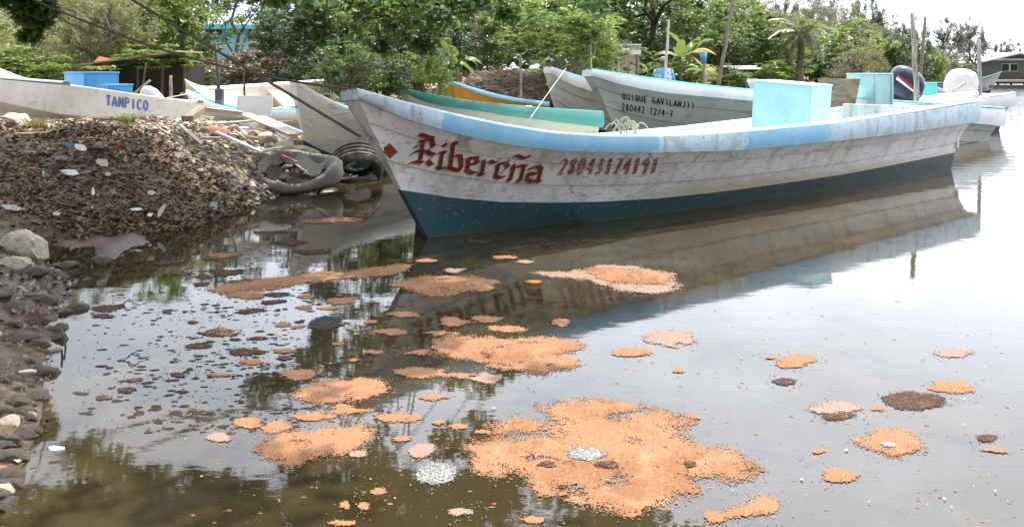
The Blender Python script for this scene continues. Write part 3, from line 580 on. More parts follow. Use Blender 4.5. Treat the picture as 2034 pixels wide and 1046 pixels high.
def patch(outline, tone, label, group=None, rough=1.0, z=.003, hair=True, cat='scum', gap=.30):
    """outline in photo pixels on the water plane -> a thin ragged raft of granules, holes and frayed rim included"""
    pts = [G(*p) for p in outline]; n_ = len(pts); c = sum(pts, Vector())/n_; base = Vector((c.x, c.y, 0)); dense = []
    for i in range(n_):
        p0, p1, p2, p3 = pts[i-1], pts[i], pts[(i+1) % n_], pts[(i+2) % n_]
        for k in range(5): t = k/5; dense.append(.5*((2*p1) + (p2-p0)*t + (2*p0-5*p1+4*p2-p3)*t*t + (3*p1-p0-3*p2+p3)*t**3))
    A = np.array([(p.x-base.x, p.y-base.y) for p in dense]); B_ = np.roll(A, -1, 0); cell = max(.004, c.y*.0015); size = float(np.abs(A).max())
    x0, y0 = A.min(0)-.08; x1, y1 = A.max(0)+.08; nx, ny = int((x1-x0)/cell)+2, int((y1-y0)/cell)+2
    X, Y = np.meshgrid(x0+np.arange(nx)*cell, y0+np.arange(ny)*cell); d2 = np.full(X.shape, 1e9); ins = np.zeros(X.shape, bool)
    for (ax, ay), (bx, by) in zip(A, B_):
        ex, ey = bx-ax, by-ay; L2 = ex*ex+ey*ey+1e-12; t = np.clip(((X-ax)*ex+(Y-ay)*ey)/L2, 0, 1); d2 = np.minimum(d2, (X-ax-t*ex)**2+(Y-ay-t*ey)**2)
        cr_ = ((ay > Y) != (by > Y)) & (X < ex*(Y-ay)/(ey+1e-12)+ax); ins ^= cr_
    sd = np.sqrt(d2)*np.where(ins, 1, -1); ph = rs.uniform(0, 90); r = np.random.RandomState(rs.randint(0, 99999))
    def nz2(f):
        q = 0
        for k in range(7): a = r.uniform(0, 6.28); w_ = f*r.uniform(.6, 1.7); q = q + np.sin((X*math.cos(a)+Y*math.sin(a))*w_ + r.uniform(0, 6.28) + 1.3*np.sin((X*math.sin(a)-Y*math.cos(a))*w_*.7+ph))
        return q/7
    am = min(.045, size*.16); fld = sd + am*1.5*nz2(14) + am*.8*nz2(45) + r.normal(size=X.shape)*am*.42*rough
    hole = (nz2(22) + .5*nz2(60) + r.normal(size=X.shape)*.22) > (.78 - gap*.3)
    ok = (fld > 0) & ~(hole & (size > .15)) & (sd > -.075); ok |= (sd > -.06) & (sd < .01) & (r.rand(*X.shape) < .010)
    jx = X + r.uniform(-.45, .45, X.shape)*cell; jy = Y + r.uniform(-.45, .45, X.shape)*cell; zz = z + np.clip(.0010*nz2(40) + r.normal(size=X.shape)*.0005, -.002, .003)
    oc = ok[:-1, :-1].copy(); id_ = np.arange(nx*ny).reshape(ny, nx); quads = np.stack([id_[:-1, :-1], id_[:-1, 1:], id_[1:, 1:], id_[1:, :-1]], -1)
    lab_ = np.zeros(oc.shape, int); cur = 0; sizes = [0]
    for (a0_, b0_) in np.argwhere(oc):
        if lab_[a0_, b0_]: continue
        cur += 1; stack = [(a0_, b0_)]; lab_[a0_, b0_] = cur; cnt = 0
        while stack:
            a_, b_ = stack.pop(); cnt += 1
            for u_ in (a_-1, a_, a_+1):
                for v_ in (b_-1, b_, b_+1):
                    if 0 <= u_ < oc.shape[0] and 0 <= v_ < oc.shape[1] and oc[u_, v_] and not lab_[u_, v_]: lab_[u_, v_] = cur; stack.append((u_, v_))
        sizes.append(cnt)
    if cur == 0: oc[ny//2, nx//2] = True; lab_[ny//2, nx//2] = 1; sizes.append(1)
    main_ = int(np.argmax(sizes)); V3 = np.stack([jx.ravel(), jy.ravel(), zz.ravel()], 1); root_ = None
    for nm, mk in (('floating_scum', lab_ == main_), ('loose_grains', (lab_ > 0) & (lab_ != main_))):
        q = quads[mk]
        if not len(q): continue
        used, inv = np.unique(q, return_inverse=True); o = link(nm, np_mesh(nm, V3[used], inv.reshape(-1, 4)), SC[tone], root_)
        if root_ is None: root_ = o; o.location = base; tag(o, label, cat, group)
        else: o['kind'] = 'stuff'
    return root_
def blob(cx, cy, rx, ry, k=9, jit=.22, rot=0):
    o = []
    for i in range(k):
        a = 2*math.pi*i/k; r = 1 + rs.uniform(-jit, jit); x = rx*r*math.cos(a); y = ry*r*math.sin(a); o.append((cx + x*math.cos(rot)-y*math.sin(rot)*1, cy + y + x*math.sin(rot)*.35))
    return o
big = [
 ([(1075, 812), (1100, 800), (1170, 797), (1290, 806), (1270, 816), (1210, 826), (1300, 818), (1350, 824), (1352, 860), (1372, 888), (1440, 890), (1470, 905), (1495, 920), (1505, 948), (1450, 955), (1395, 955), (1370, 975), (1340, 985), (1300, 1005), (1260, 1018), (1215, 1019), (1165, 1005), (1135, 990), (1148, 972), (1128, 980), (1085, 978), (1060, 962), (1042, 948), (1015, 944), (1002, 957), (985, 955), (970, 940), (950, 935), (945, 915), (935, 895), (948, 880), (1010, 871), (1105, 864), (1100, 858), (1000, 859), (985, 853), (1010, 838), (1055, 828), (1105, 840), (1085, 826)], 'orange', 'largest orange scum mat, spread in the foreground right of centre'),
 ([(520, 885), (545, 865), (600, 855), (670, 850), (720, 850), (750, 868), (715, 885), (660, 902), (600, 920), (560, 924), (530, 905)], 'orange', 'broad oval orange scum mat low in the foreground left of centre'),
 ([(800, 560), (850, 547), (940, 548), (985, 562), (940, 578), (880, 590), (830, 582)], 'orange', 'long orange scum patch just below the bow'),
 ([(1070, 540), (1140, 538), (1200, 526), (1290, 535), (1338, 552), (1340, 575), (1275, 583), (1215, 573), (1160, 557), (1100, 550)], 'pale', 'pale pinkish skirt of scum round the diamond shaped orange patch'),
 ([(860, 690), (880, 667), (960, 668), (1050, 668), (1148, 682), (1120, 705), (1040, 720), (950, 722), (890, 712)], 'orange', 'wide dappled orange scum mat in mid water below the bow reflection'),
 ([(985, 722), (1060, 712), (1135, 705), (1140, 725), (1080, 745), (1020, 735)], 'orange', 'orange scum lobe under the wide dappled mat'),
 ([(570, 790), (620, 762), (700, 755), (760, 762), (770, 780), (700, 795), (620, 800)], 'orange', 'streaky orange scum patch in tree shade above the oval mat'),
 ([(420, 575), (480, 560), (560, 548), (640, 542), (700, 540), (690, 552), (600, 565), (520, 575), (440, 582)], 'orange', 'long thin rusty scum streak left of the bow'),
 ([(690, 545), (740, 530), (810, 526), (800, 540), (740, 550)], 'orange', 'rusty scum streak touching the bow shadow'),
 ([(1400, 1020), (1440, 1012), (1500, 988), (1535, 992), (1538, 1020), (1480, 1030), (1420, 1042)], 'orange', 'ragged orange scum patch at the bottom edge of the picture'),
 ([(1708, 880), (1745, 852), (1800, 858), (1838, 895), (1800, 902), (1770, 910), (1745, 898)], 'orange', 'ring shaped orange scum patch at right'),
 ([(1632, 938), (1665, 930), (1710, 945), (1690, 960), (1640, 957)], 'orange', 'oval orange scum patch at lower right'),
 ([(1540, 722), (1580, 706), (1622, 712), (1590, 730), (1555, 732)], 'orange', 'small orange scum patch nearest the stern reflection at right'),
 ([(1845, 768), (1880, 757), (1925, 765), (1920, 780), (1860, 780)], 'orange', 'orange scum patch beside the big brown one at right'),
 ([(1758, 795), (1790, 782), (1850, 785), (1876, 798), (1845, 815), (1790, 815)], 'brown', 'biggest dark brown scum oval at right'),
 ([(1640, 825), (1670, 817), (1702, 825), (1680, 832), (1650, 833)], 'brown', 'small dark brown scum oval below the orange smear'),
 ([(1615, 815), (1660, 798), (1720, 812), (1690, 820), (1640, 820)], 'pale', 'thin orange smear above a small brown oval'),
 ([(1535, 758), (1558, 752), (1580, 758), (1560, 766)], 'brown', 'lone small brown scum oval in open pale water'),
 ([(825, 940), (855, 920), (890, 925), (903, 942), (880, 960), (845, 962)], 'grey', 'round grey foam patch in the dark foreground water'),
 ([(608, 640), (640, 628), (672, 638), (655, 652), (615, 655)], 'black', 'black leaf clump floating in the bright left water'),
 ([(812, 893), (835, 882), (862, 885), (850, 905), (825, 907)], 'pale', 'half brown pinkish scum oval above the grey foam'),
 ([(1280, 675), (1320, 656), (1370, 662), (1378, 680), (1340, 692)], 'pale', 'mottled pinkish scum patch beside the boat reflection edge'),
 ([(1215, 703), (1250, 693), (1290, 698), (1270, 707)], 'orange', 'small orange scum patch left of the mottled pinkish one'),
 ([(535, 482), (570, 476), (612, 482), (580, 488)], 'brown', 'dark scum oval on the white reflection near the shore'),
 ([(578, 500), (620, 495), (660, 500), (620, 507)], 'brown', 'second dark scum oval near the shore, right of the first'),
 ([(400, 665), (430, 652), (465, 657), (440, 668)], 'brown', 'brown scum oval in the bright water at left'),
 ([(180, 613), (210, 606), (250, 608), (215, 620)], 'brown', 'rusty scum oval closest to the left bank'),
 ([(1860, 700), (1890, 692), (1930, 698), (1905, 710), (1870, 708)], 'pale', 'faint pinkish scum oval in the glare at far right'),
 ([(1938, 868), (1960, 863), (1980, 870), (1958, 879)], 'brown', 'brown scum oval at the right edge in the glare'),
 ([(1945, 893), (1975, 890), (2000, 899), (1970, 898)], 'orange', 'thin orange streak below the brown oval at the right edge')]
for ol, tone, lab in big: patch(ol, tone, lab)
patch([(1160, 540), (1230, 533), (1300, 540), (1335, 553), (1290, 566), (1215, 560)], 'orange', 'orange heart of the diamond shaped scum patch', z=.006)
patch(blob(1205, 925, 24, 9), 'brown', 'dark oval lying in the largest orange mat', z=.0065); patch(blob(1165, 905, 38, 12), 'grey', 'grey foam gap in the largest orange mat', z=.0065); patch(blob(1370, 925, 14, 6), 'brown', 'small dark oval at the right of the largest orange mat', z=.0065); patch(blob(1085, 925, 18, 6), 'brown', 'faint dark oval at the left of the largest orange mat', z=.0065); patch(blob(1765, 886, 14, 5), 'grey', 'grey hollow inside the ring shaped patch', z=.0065)
med = [(900, 538, 22, 4), (960, 575, 25, 5), (900, 640, 35, 8), (970, 636, 32, 6), (1000, 652, 40, 7), (840, 740, 60, 8), (910, 745, 40, 6), (970, 752, 30, 10), (860, 790, 28, 6), (1110, 642, 18, 6), (690, 815, 40, 9), (620, 828, 40, 8), (780, 830, 50, 9), (545, 850, 28, 12), (433, 870, 22, 9), (490, 840, 26, 9), (800, 873, 18, 5), (905, 847, 18, 6), (868, 840, 11, 5), (955, 858, 20, 4), (750, 976, 16, 5), (915, 1018, 26, 7), (720, 1007, 13, 6), (683, 1004, 12, 7), (1060, 1033, 20, 6), (680, 1040, 25, 4), (830, 700, 30, 6), (1000, 512, 26, 3), (1040, 520, 18, 3), (850, 518, 24, 4), (800, 566, 25, 5), (1380, 828, 12, 5), (1625, 897, 12, 4), (1345, 737, 14, 5), (1060, 560, 20, 3), (1420, 960, 10, 3), (585, 745, 34, 12), (770, 660, 40, 5), (660, 795, 30, 5), (800, 625, 30, 5), (870, 662, 24, 4), (1240, 810, 22, 5), (710, 903, 16, 5), (1740, 812, 14, 4), (1530, 710, 14, 3), (1010, 700, 20, 4)]
MARK = [('the round grey foam patch', 862, 942), ('the largest orange mat', 1215, 905), ('the broad oval orange mat', 630, 888), ('the streaky shaded patch', 670, 778), ('the wide dappled mat', 1000, 695), ('the diamond shaped patch', 1220, 555), ('the orange patch below the bow', 890, 568), ('the ring shaped patch', 1770, 882), ('the big brown oval', 1815, 800), ('the black leaf clump', 640, 642), ('the long rusty streak', 560, 562), ('the rusty oval by the bank', 213, 613), ('the brown oval in bright water', 432, 660), ('the lone brown oval', 1558, 759)]
sm_o, sm_r = [], []
for i, (x, y, a, b) in enumerate(med):
    if (x, y) == (1420, 960): continue
    sm_o.append((patch(blob(x, y, a*.95, b*1.05, 10, .28), 'orange' if i % 7 else 'pale', 'small ragged orange scum patch scattered over the dark water', 'small orange scum patches'), x, y))
leftd = [(445, 540, 38, 6), (400, 550, 20, 4), (490, 585, 45, 6), (550, 585, 30, 4), (605, 590, 20, 4), (675, 597, 34, 7), (495, 618, 30, 5), (440, 660, 28, 6), (395, 688, 22, 5), (480, 700, 32, 7), (560, 697, 18, 4), (500, 720, 24, 5), (560, 712, 20, 4), (440, 508, 25, 4), (330, 522, 30, 4), (420, 515, 18, 3), (355, 545, 18, 3), (400, 565, 16, 4), (540, 600, 24, 3), (600, 612, 20, 4), (650, 612, 22, 4), (350, 745, 16, 4), (430, 745, 24, 3), (250, 775, 18, 5), (205, 790, 16, 5), (265, 755, 15, 3), (560, 645, 16, 4), (510, 672, 18, 3), (670, 683, 12, 3), (200, 628, 20, 4), (470, 560, 24, 4), (640, 440, 40, 4), (690, 436, 30, 4), (950, 480, 30, 4), (590, 650, 14, 3), (330, 620, 10, 3), (380, 640, 12, 3), (745, 700, 18, 4), (700, 716, 14, 3), (655, 722, 16, 3), (735, 640, 15, 3)]
for i, (x, y, a, b) in enumerate(leftd): sm_r.append((patch(blob(x, y, a, b, 10, .28, rs.uniform(-.2, .1)), 'brown' if (x < 420 or i % 3 == 0) else 'orange', 'small dark rusty scum patch floating in the bright water at left', 'small rusty scum patches'), x, y))
relabel(sm_o, 'small orange scum patch', MARK); relabel(sm_r, 'small rusty scum patch', MARK)
def chips(name, pts, m, lo=.8, hi=2.0, z=.005, tilt=.1, label=None, cat=None):
    n_ = len(pts); p = np.array(pts); r = np.random.RandomState(3); a = r.uniform(0, 6.28, n_); s = p[:, 2:3]; e = r.uniform(lo, hi, (n_, 1))
    ux = np.stack([np.cos(a), np.sin(a), r.uniform(-tilt, tilt, n_)], 1)*s*e; uy = np.stack([-np.sin(a), np.cos(a), r.uniform(-tilt, tilt, n_)], 1)*s
    zc_ = p[:, 3] if p.shape[1] > 3 else np.full(n_, z) + r.uniform(0, .003, n_)
    c = np.stack([p[:, 0], p[:, 1], zc_], 1); j = lambda: r.uniform(.7, 1.2, (n_, 1))
    v = np.stack([c-ux*j()-uy*.4, c-ux*.2+uy*j(), c+ux*j()+uy*.2, c+ux*.3-uy*j()], 1).reshape(-1, 3)
    o = link(name, np_mesh(name, v, np.arange(n_*4).reshape(-1, 4)), m); return tag(o, label, cat, kind='stuff')
def flecks(name, pts, m, label):
    r = np.random.RandomState(12); n_ = len(pts); p = np.array(pts); k = 9; a = np.linspace(0, 6.283, k, endpoint=False)[None, :] + r.uniform(0, .5, (n_, 1)); rad = r.uniform(.6, 1.2, (n_, k))*p[:, 2:3]; el_ = r.uniform(.45, .9, (n_, 1))
    v = np.stack([p[:, 0:1]+np.cos(a)*rad*1.5, p[:, 1:2]+np.sin(a)*rad*el_*1.4, np.broadcast_to(.0008+r.uniform(0, .0008, (n_, 1)), (n_, k))], -1).reshape(-1, 3)
    tag(link(name, np_mesh(name, v, np.arange(n_*k).reshape(-1, k)), m), label, 'specks', kind='stuff')
sp = []; r2 = np.random.RandomState(8)
for _ in range(2600):
    x = r2.uniform(150, 820); y = r2.uniform(490, 860)
    if x < 150 + (y-560)*-.25 or r2.rand() > math.exp(-((x-470)/250)**2): continue
    p = G(x, y); sp.append((p.x, p.y, .003 + .017*r2.rand()**3))
flecks('dark_specks', sp, mat('dark_fleck', (.030, .020, .014), .8, [(9, (.06, .032, .02), .5, .7, 4, U)], spec=.2), 'countless dark brown flecks drifting on the bright left water')
sp = []
for _ in range(900):
    x = r2.uniform(350, 2030); y = r2.uniform(560, 1040); p = G(x, y); sp.append((p.x, p.y, .0015 + .006*r2.rand()**4))
flecks('orange_specks', sp, SC['orange'], 'tiny orange crumbs scattered between the scum patches')
sp = []
for _ in range(140):
    x = r2.uniform(300, 2030); y = 500 + 545*r2.rand(); p = G(x, y); sp.append((p.x, p.y, .0015 + .0045*r2.rand()**4))
chips('pale_specks', sp, mat('pale_bubble_specks', (.42, .40, .38), .6), 1, 2, label='fine pale bubbles and dust on the water film', cat='specks')
# ------------------------------------------------------------------ vegetation
def leaf_cloud(seed, clumps, per, ll, lw, spread, flat=.5, droop=.0):
    """many leaf-sized rhombic faces gathered in clumps; clumps: array (x, y, z, r)"""
    r = np.random.RandomState(seed); n_ = len(clumps)*per
    c = np.repeat(np.asarray(clumps), per, 0); d = r.normal(size=(n_, 3)); d /= np.linalg.norm(d, axis=1, keepdims=True)
    rad = c[:, 3:4]*(r.uniform(0, 1, (n_, 1))**.45); pos = c[:, :3] + d*rad*np.array([1, 1, flat*1.2])
    ax = d*.7 + r.normal(size=(n_, 3))*.8; ax[:, 2] = ax[:, 2]*.6 - droop; ax /= np.linalg.norm(ax, axis=1, keepdims=True)
    up = r.normal(size=(n_, 3))*.55 + np.array([0, 0, 1.0]); sd = np.cross(ax, up); sd /= np.linalg.norm(sd, axis=1, keepdims=True)+1e-9
    nn = np.cross(sd, ax); L = ll*r.uniform(.6, 1.25, (n_, 1)); W = lw*r.uniform(.7, 1.2, (n_, 1))
    v = np.stack([pos-ax*L*.5, pos-sd*W*.5+nn*W*.12, pos+ax*L*.5-nn*L*.08, pos+sd*W*.5+nn*W*.12], 1).reshape(-1, 3)
    return v
def ellipsoid_clumps(seed, n_, rx, ry, rz, cr, z0=0, hollow=.35, base=-.9):
    r = np.random.RandomState(seed); out = []
    while len(out) < n_:
        p = r.uniform(-1, 1, 3); q = np.linalg.norm(p)
        if q > 1 or q < hollow*r.rand()**.3 or p[2] < base: continue
        k = 1 + .16*math.sin(p[0]*5+seed) + .14*math.sin(p[1]*6+seed*2) 
        out.append((p[0]*rx*k, p[1]*ry*k, z0+p[2]*rz*k, cr*r.uniform(.6, 1.35)))
    return out
CROWNS = {}
def crown_mesh(kind, seed):
    key = (kind, seed)
    if key in CROWNS: return CROWNS[key]
    if kind == 'broad': cl = ellipsoid_clumps(seed, 150, 1, 1, 1, .17); v = leaf_cloud(seed, cl, 44, .105, .05, 1)
    elif kind == 'dense': cl = ellipsoid_clumps(seed, 200, 1, 1, 1, .15, hollow=.55); v = leaf_cloud(seed, cl, 48, .075, .042, 1)
    elif kind == 'loose': cl = ellipsoid_clumps(seed, 70, 1, 1, 1, .20, hollow=.2); v = leaf_cloud(seed, cl, 44, .10, .045, 1)
    elif kind == 'fine': cl = ellipsoid_clumps(seed, 180, 1, 1, 1, .17, hollow=.4); v = leaf_cloud(seed, cl, 60, .075, .016, 1, droop=.2)
    elif kind == 'wispy': cl = ellipsoid_clumps(seed, 170, 1, 1, 1, .13, hollow=.1, base=-1); v = leaf_cloud(seed, cl, 54, .14, .017, 1, flat=1.1, droop=.35)
    elif kind == 'vine': cl = ellipsoid_clumps(seed, 120, 1, 1, 1, .13, hollow=.7, base=-.15); v = leaf_cloud(seed, cl, 40, .07, .06, 1)
    me = np_mesh('crown', v, np.arange(len(v)).reshape(-1, 4)); CROWNS[key] = me; return me
def limb_pts(a, b, seed, wob=.1, n_=6):
    r = random.Random(seed); a = Vector(a); b = Vector(b); out = []
    for i in range(n_+1):
        t = i/n_; p = a.lerp(b, t); s = math.sin(math.pi*t)*wob*(b-a).length; out.append(p + Vector((r.uniform(-s, s), r.uniform(-s, s), r.uniform(-s, s)*.5)))
    return out
TREE_N = 0
def tree(name, px, d, top, width, leaf, kind, label, group='trees behind the boats', base=None, cat='tree', bottom=None, depth=None, trunk_r=.09, stems=1, bark='bark', lean=0, seed=None, nl=7, X=None):
    """px centre column, d metres away, crown top and bottom as heights above water, width in metres"""
    global TREE_N; TREE_N += 1; seed = TREE_N if seed is None else seed
    x = (px-CX)/FPX*d if X is None else X; z0 = hz(x, d) if base is None else base; rt = empty(name, (x, d, z0), 0, label, cat, group)
    bottom = z0+.15 if bottom is None else bottom; rz = (top-bottom)/2; cz = (top+bottom)/2 - z0; rnd = random.Random(seed*7+1); dep = depth or width*.85
    tk = MB()
    for s in range(stems):
        a = Vector((rnd.uniform(-.12, .12)*stems*.6, rnd.uniform(-.1, .1)*stems, -.15)); b = Vector((lean + rnd.uniform(-.15, .15)*width, rnd.uniform(-.1, .1), cz + rz*.35))
        m = limb_pts(a, b, seed+s, .06, 7); tk.tube(m, [trunk_r*(1-.65*i/7) for i in range(8)], 7)
        for k in range(nl):
            st = m[rnd.randint(2, 6)]; an = rnd.uniform(0, 6.28); e = Vector((lean+width*.42*math.cos(an), dep*.4*math.sin(an), cz + rz*rnd.uniform(-.35, .75)))
            lp = limb_pts(st, e, seed*31+k+s*9, .10, 5); tk.tube(lp, [trunk_r*.42*(1-.8*i/5) for i in range(6)], 5)
            for _ in range(3):
                q = lp[rnd.randint(2, 4)]; tk.tube(limb_pts(q, q + Vector((rnd.uniform(-.3, .3)*width*.5, rnd.uniform(-.3, .3)*dep*.5, rnd.uniform(0, .4)*rz)), seed+k, .1, 3), [trunk_r*.14*(1-.7*i/3) for i in range(4)], 4)
    tk.build('trunk', M[bark], rt, smooth=True, fix=False)
    if kind:
        me = crown_mesh(kind, 1 + seed % 3).copy(); me.name = 'crown'; me.materials.clear(); o = link('crown', me, M[leaf], rt); o.location = (lean, 0, cz); o.scale = (width/2, dep/2, rz); o.rotation_euler = (0, 0, rnd.choice([0, 1.57, 3.14, 4.71]) if abs(width-dep) < .3*width else rnd.choice([0, 3.14]))
        o['kind'] = 'stuff'
    return rt
# left bank, low growth behind the beached boats
T = tree
T('scrub_bush', 20, 16.5, 2.5, 2.6, 'leaf_yellow', 'fine', 'tall yellow green scrub at the left edge above the lettered boat', stems=3, trunk_r=.04)
T('scrub_bush', 105, 17.6, 2.6, 2.4, 'leaf_yellow', 'loose', 'loose yellow green scrub between the left edge and the bare tree', stems=3, trunk_r=.04)
T('leafy_bush', 60, 15.2, 1.75, 2.8, 'leaf_bright', 'broad', 'low bright bush right behind the lettered boat', stems=3, trunk_r=.03, cat='bush')
T('leafy_bush', -70, 15.5, 2.3, 2.2, 'leaf_mid', 'broad', 'mid green bush cut by the left edge', stems=3, trunk_r=.03, cat='bush')
T('bare_tree', 188, 16.2, 3.1, 1.9, 'leaf_olive', 'wispy', 'half bare grey tree forking behind the blue box', bottom=1.5, trunk_r=.13, nl=10, stems=1)
T('leafy_tree', 300, 18.2, 3.5, 2.6, 'leaf_bright', 'broad', 'bright green tree above the vine covered shed', bottom=1.2, trunk_r=.08)
T('leafy_tree', 395, 19.2, 3.6, 1.8, 'leaf_mid', 'loose', 'open mid green tree left of the turquoise house', bottom=1.4, trunk_r=.07)
T('leafy_tree', 215, 22.5, 4.0, 3.4, 'leaf_olive', 'fine', 'olive feathery tree behind the bare tree', bottom=1.4)
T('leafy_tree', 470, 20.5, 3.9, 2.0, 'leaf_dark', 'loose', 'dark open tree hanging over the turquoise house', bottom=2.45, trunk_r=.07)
T('dry_bush', 500, 17.8, 1.95, 2.1, 'leaf_dry', 'broad', 'brownish half dry bush below the turquoise house', stems=4, trunk_r=.03, cat='bush')
T('leafy_bush', 560, 19, 2.4, 1.5, 'leaf_dark', 'dense', 'dark bush right of the turquoise house', stems=3, trunk_r=.04, cat='bush')
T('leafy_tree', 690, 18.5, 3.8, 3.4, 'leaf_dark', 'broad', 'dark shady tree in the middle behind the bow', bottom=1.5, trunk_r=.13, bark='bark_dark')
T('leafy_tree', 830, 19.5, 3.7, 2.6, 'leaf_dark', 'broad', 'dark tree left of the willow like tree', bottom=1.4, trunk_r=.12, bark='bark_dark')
T('leafy_bush', 700, 15.6, 1.95, 1.9, 'leaf_mid', 'dense', 'speckled small leaved bush behind the bow tip', stems=5, trunk_r=.03, cat='bush')
T('leafy_bush', 815, 16.0, 1.8, 1.6, 'leaf_mid', 'dense', 'speckled bush to the right of the bow, above the green skiff', stems=5, trunk_r=.03, cat='bush')
T('leafy_bush', 620, 16.6, 1.7, 1.3, 'leaf_dark', 'dense', 'dark low bush left of the bow tip', stems=4, trunk_r=.03, cat='bush')
T('young_tree', 868, 15.0, 1.95, .75, 'leaf_bright', 'broad', 'pale leafed sapling at the left end of the board fence', bottom=1.0, trunk_r=.025)
T('willow_tree', 960, 26, 3.6, 2.2, 'leaf_olive', 'fine', 'olive willow like tree behind the board fence', bottom=1.5)
T('almond_tree', 1090, 17.0, 2.95, 2.7, 'leaf_bright', 'broad', 'bright almond tree leaning over the white sacks', bottom=1.62, trunk_r=.08, lean=.2)
T('almond_tree', 1180, 18.5, 2.7, 1.4, 'leaf_bright', 'broad', 'bright leafy tree left of the little hut', bottom=1.2, trunk_r=.06)
T('leafy_bush', 1130, 21, 1.95, 2.6, 'leaf_mid', 'dense', 'mid green bush behind the raised boat bows', stems=4, trunk_r=.04, cat='bush')
T('leafy_tree', 1000, 30, 5.2, 5, 'leaf_mid', 'broad', 'tall mid green tree above the board fence', bottom=2.2, trunk_r=.2)
T('leafy_tree', 1320, 32, 5.2, 5.4, 'leaf_mid', 'dense', 'large dense tree above the standing man', bottom=1.5, trunk_r=.22, bark='bark_dark')
T('leafy_tree', 1180, 33, 5.4, 4.4, 'leaf_mid', 'broad', 'large tree behind the little hut', bottom=1.4, trunk_r=.2)
T('leafy_tree', 1470, 36, 4.6, 4.2, 'leaf_mid', 'broad', 'green tree behind the leaning pole', bottom=1.4, trunk_r=.15)
T('leafy_bush', 1350, 27, 1.75, 2.2, 'leaf_bright', 'broad', 'bright low plants behind the standing man', stems=3, trunk_r=.03, cat='bush')
T('leafy_bush', 1540, 36, 2.8, 2.6, 'leaf_bright', 'broad', 'bright bush left of the palm', stems=3, cat='bush')
T('sea_grape', 1690, 44, 4.0, 5.6, 'leaf_bright', 'broad', 'bright rounded sea grape hedge behind the olive bush', stems=3, cat='tree')
T('sea_grape', 1620, 47, 4.0, 3.6, 'leaf_bright', 'broad', 'bright leafy crown just behind the palm', stems=3, cat='tree')
T('olive_bush', 1705, 34, 2.55, 2.7, 'leaf_olive', 'fine', 'round olive mangrove bush above the aqua box', stems=5, trunk_r=.05, cat='bush')
T('dark_tree', 1800, 42, 3.4, 2.8, 'leaf_dark', 'dense', 'dark green tree between the poles and the navy motor', stems=3)
T('leafy_bush', 1845, 46, 3.0, 2.2, 'leaf_bright', 'broad', 'bright shrub left of the far metal roof', stems=3, cat='bush')
for i, (px, d, top, wd, lab) in enumerate([(1480, 62, 7.4, 4.6, 'casuarina above the leaning pole'), (1570, 60, 7.2, 4.4, 'tall casuarina behind the palm, left of two'), (1650, 64, 7.6, 4.6, 'tall casuarina behind the sea grape'), (1725, 60, 6.9, 3.4, 'casuarina with brown trunk right of the sea grape'), (1790, 66, 5.6, 3.2, 'thin casuarina behind the two poles'), (1880, 72, 5.9, 4.2, 'greyish casuarina left of the far houses'), (1935, 74, 6.0, 3.2, 'airy casuarina above the white motor'), (2000, 95, 5.2, 3.2, 'little distant casuarina above the far house'), (1380, 58, 7.5, 5, 'casuarina behind the large dense tree')]):
    T('casuarina_tree', px, d, top, wd, 'leaf_grey', 'wispy', 'wispy grey ' + lab, 'casuarinas on the skyline', bottom=2.2 if i < 4 else 1.6, trunk_r=.14, nl=9, bark='bark_dark')
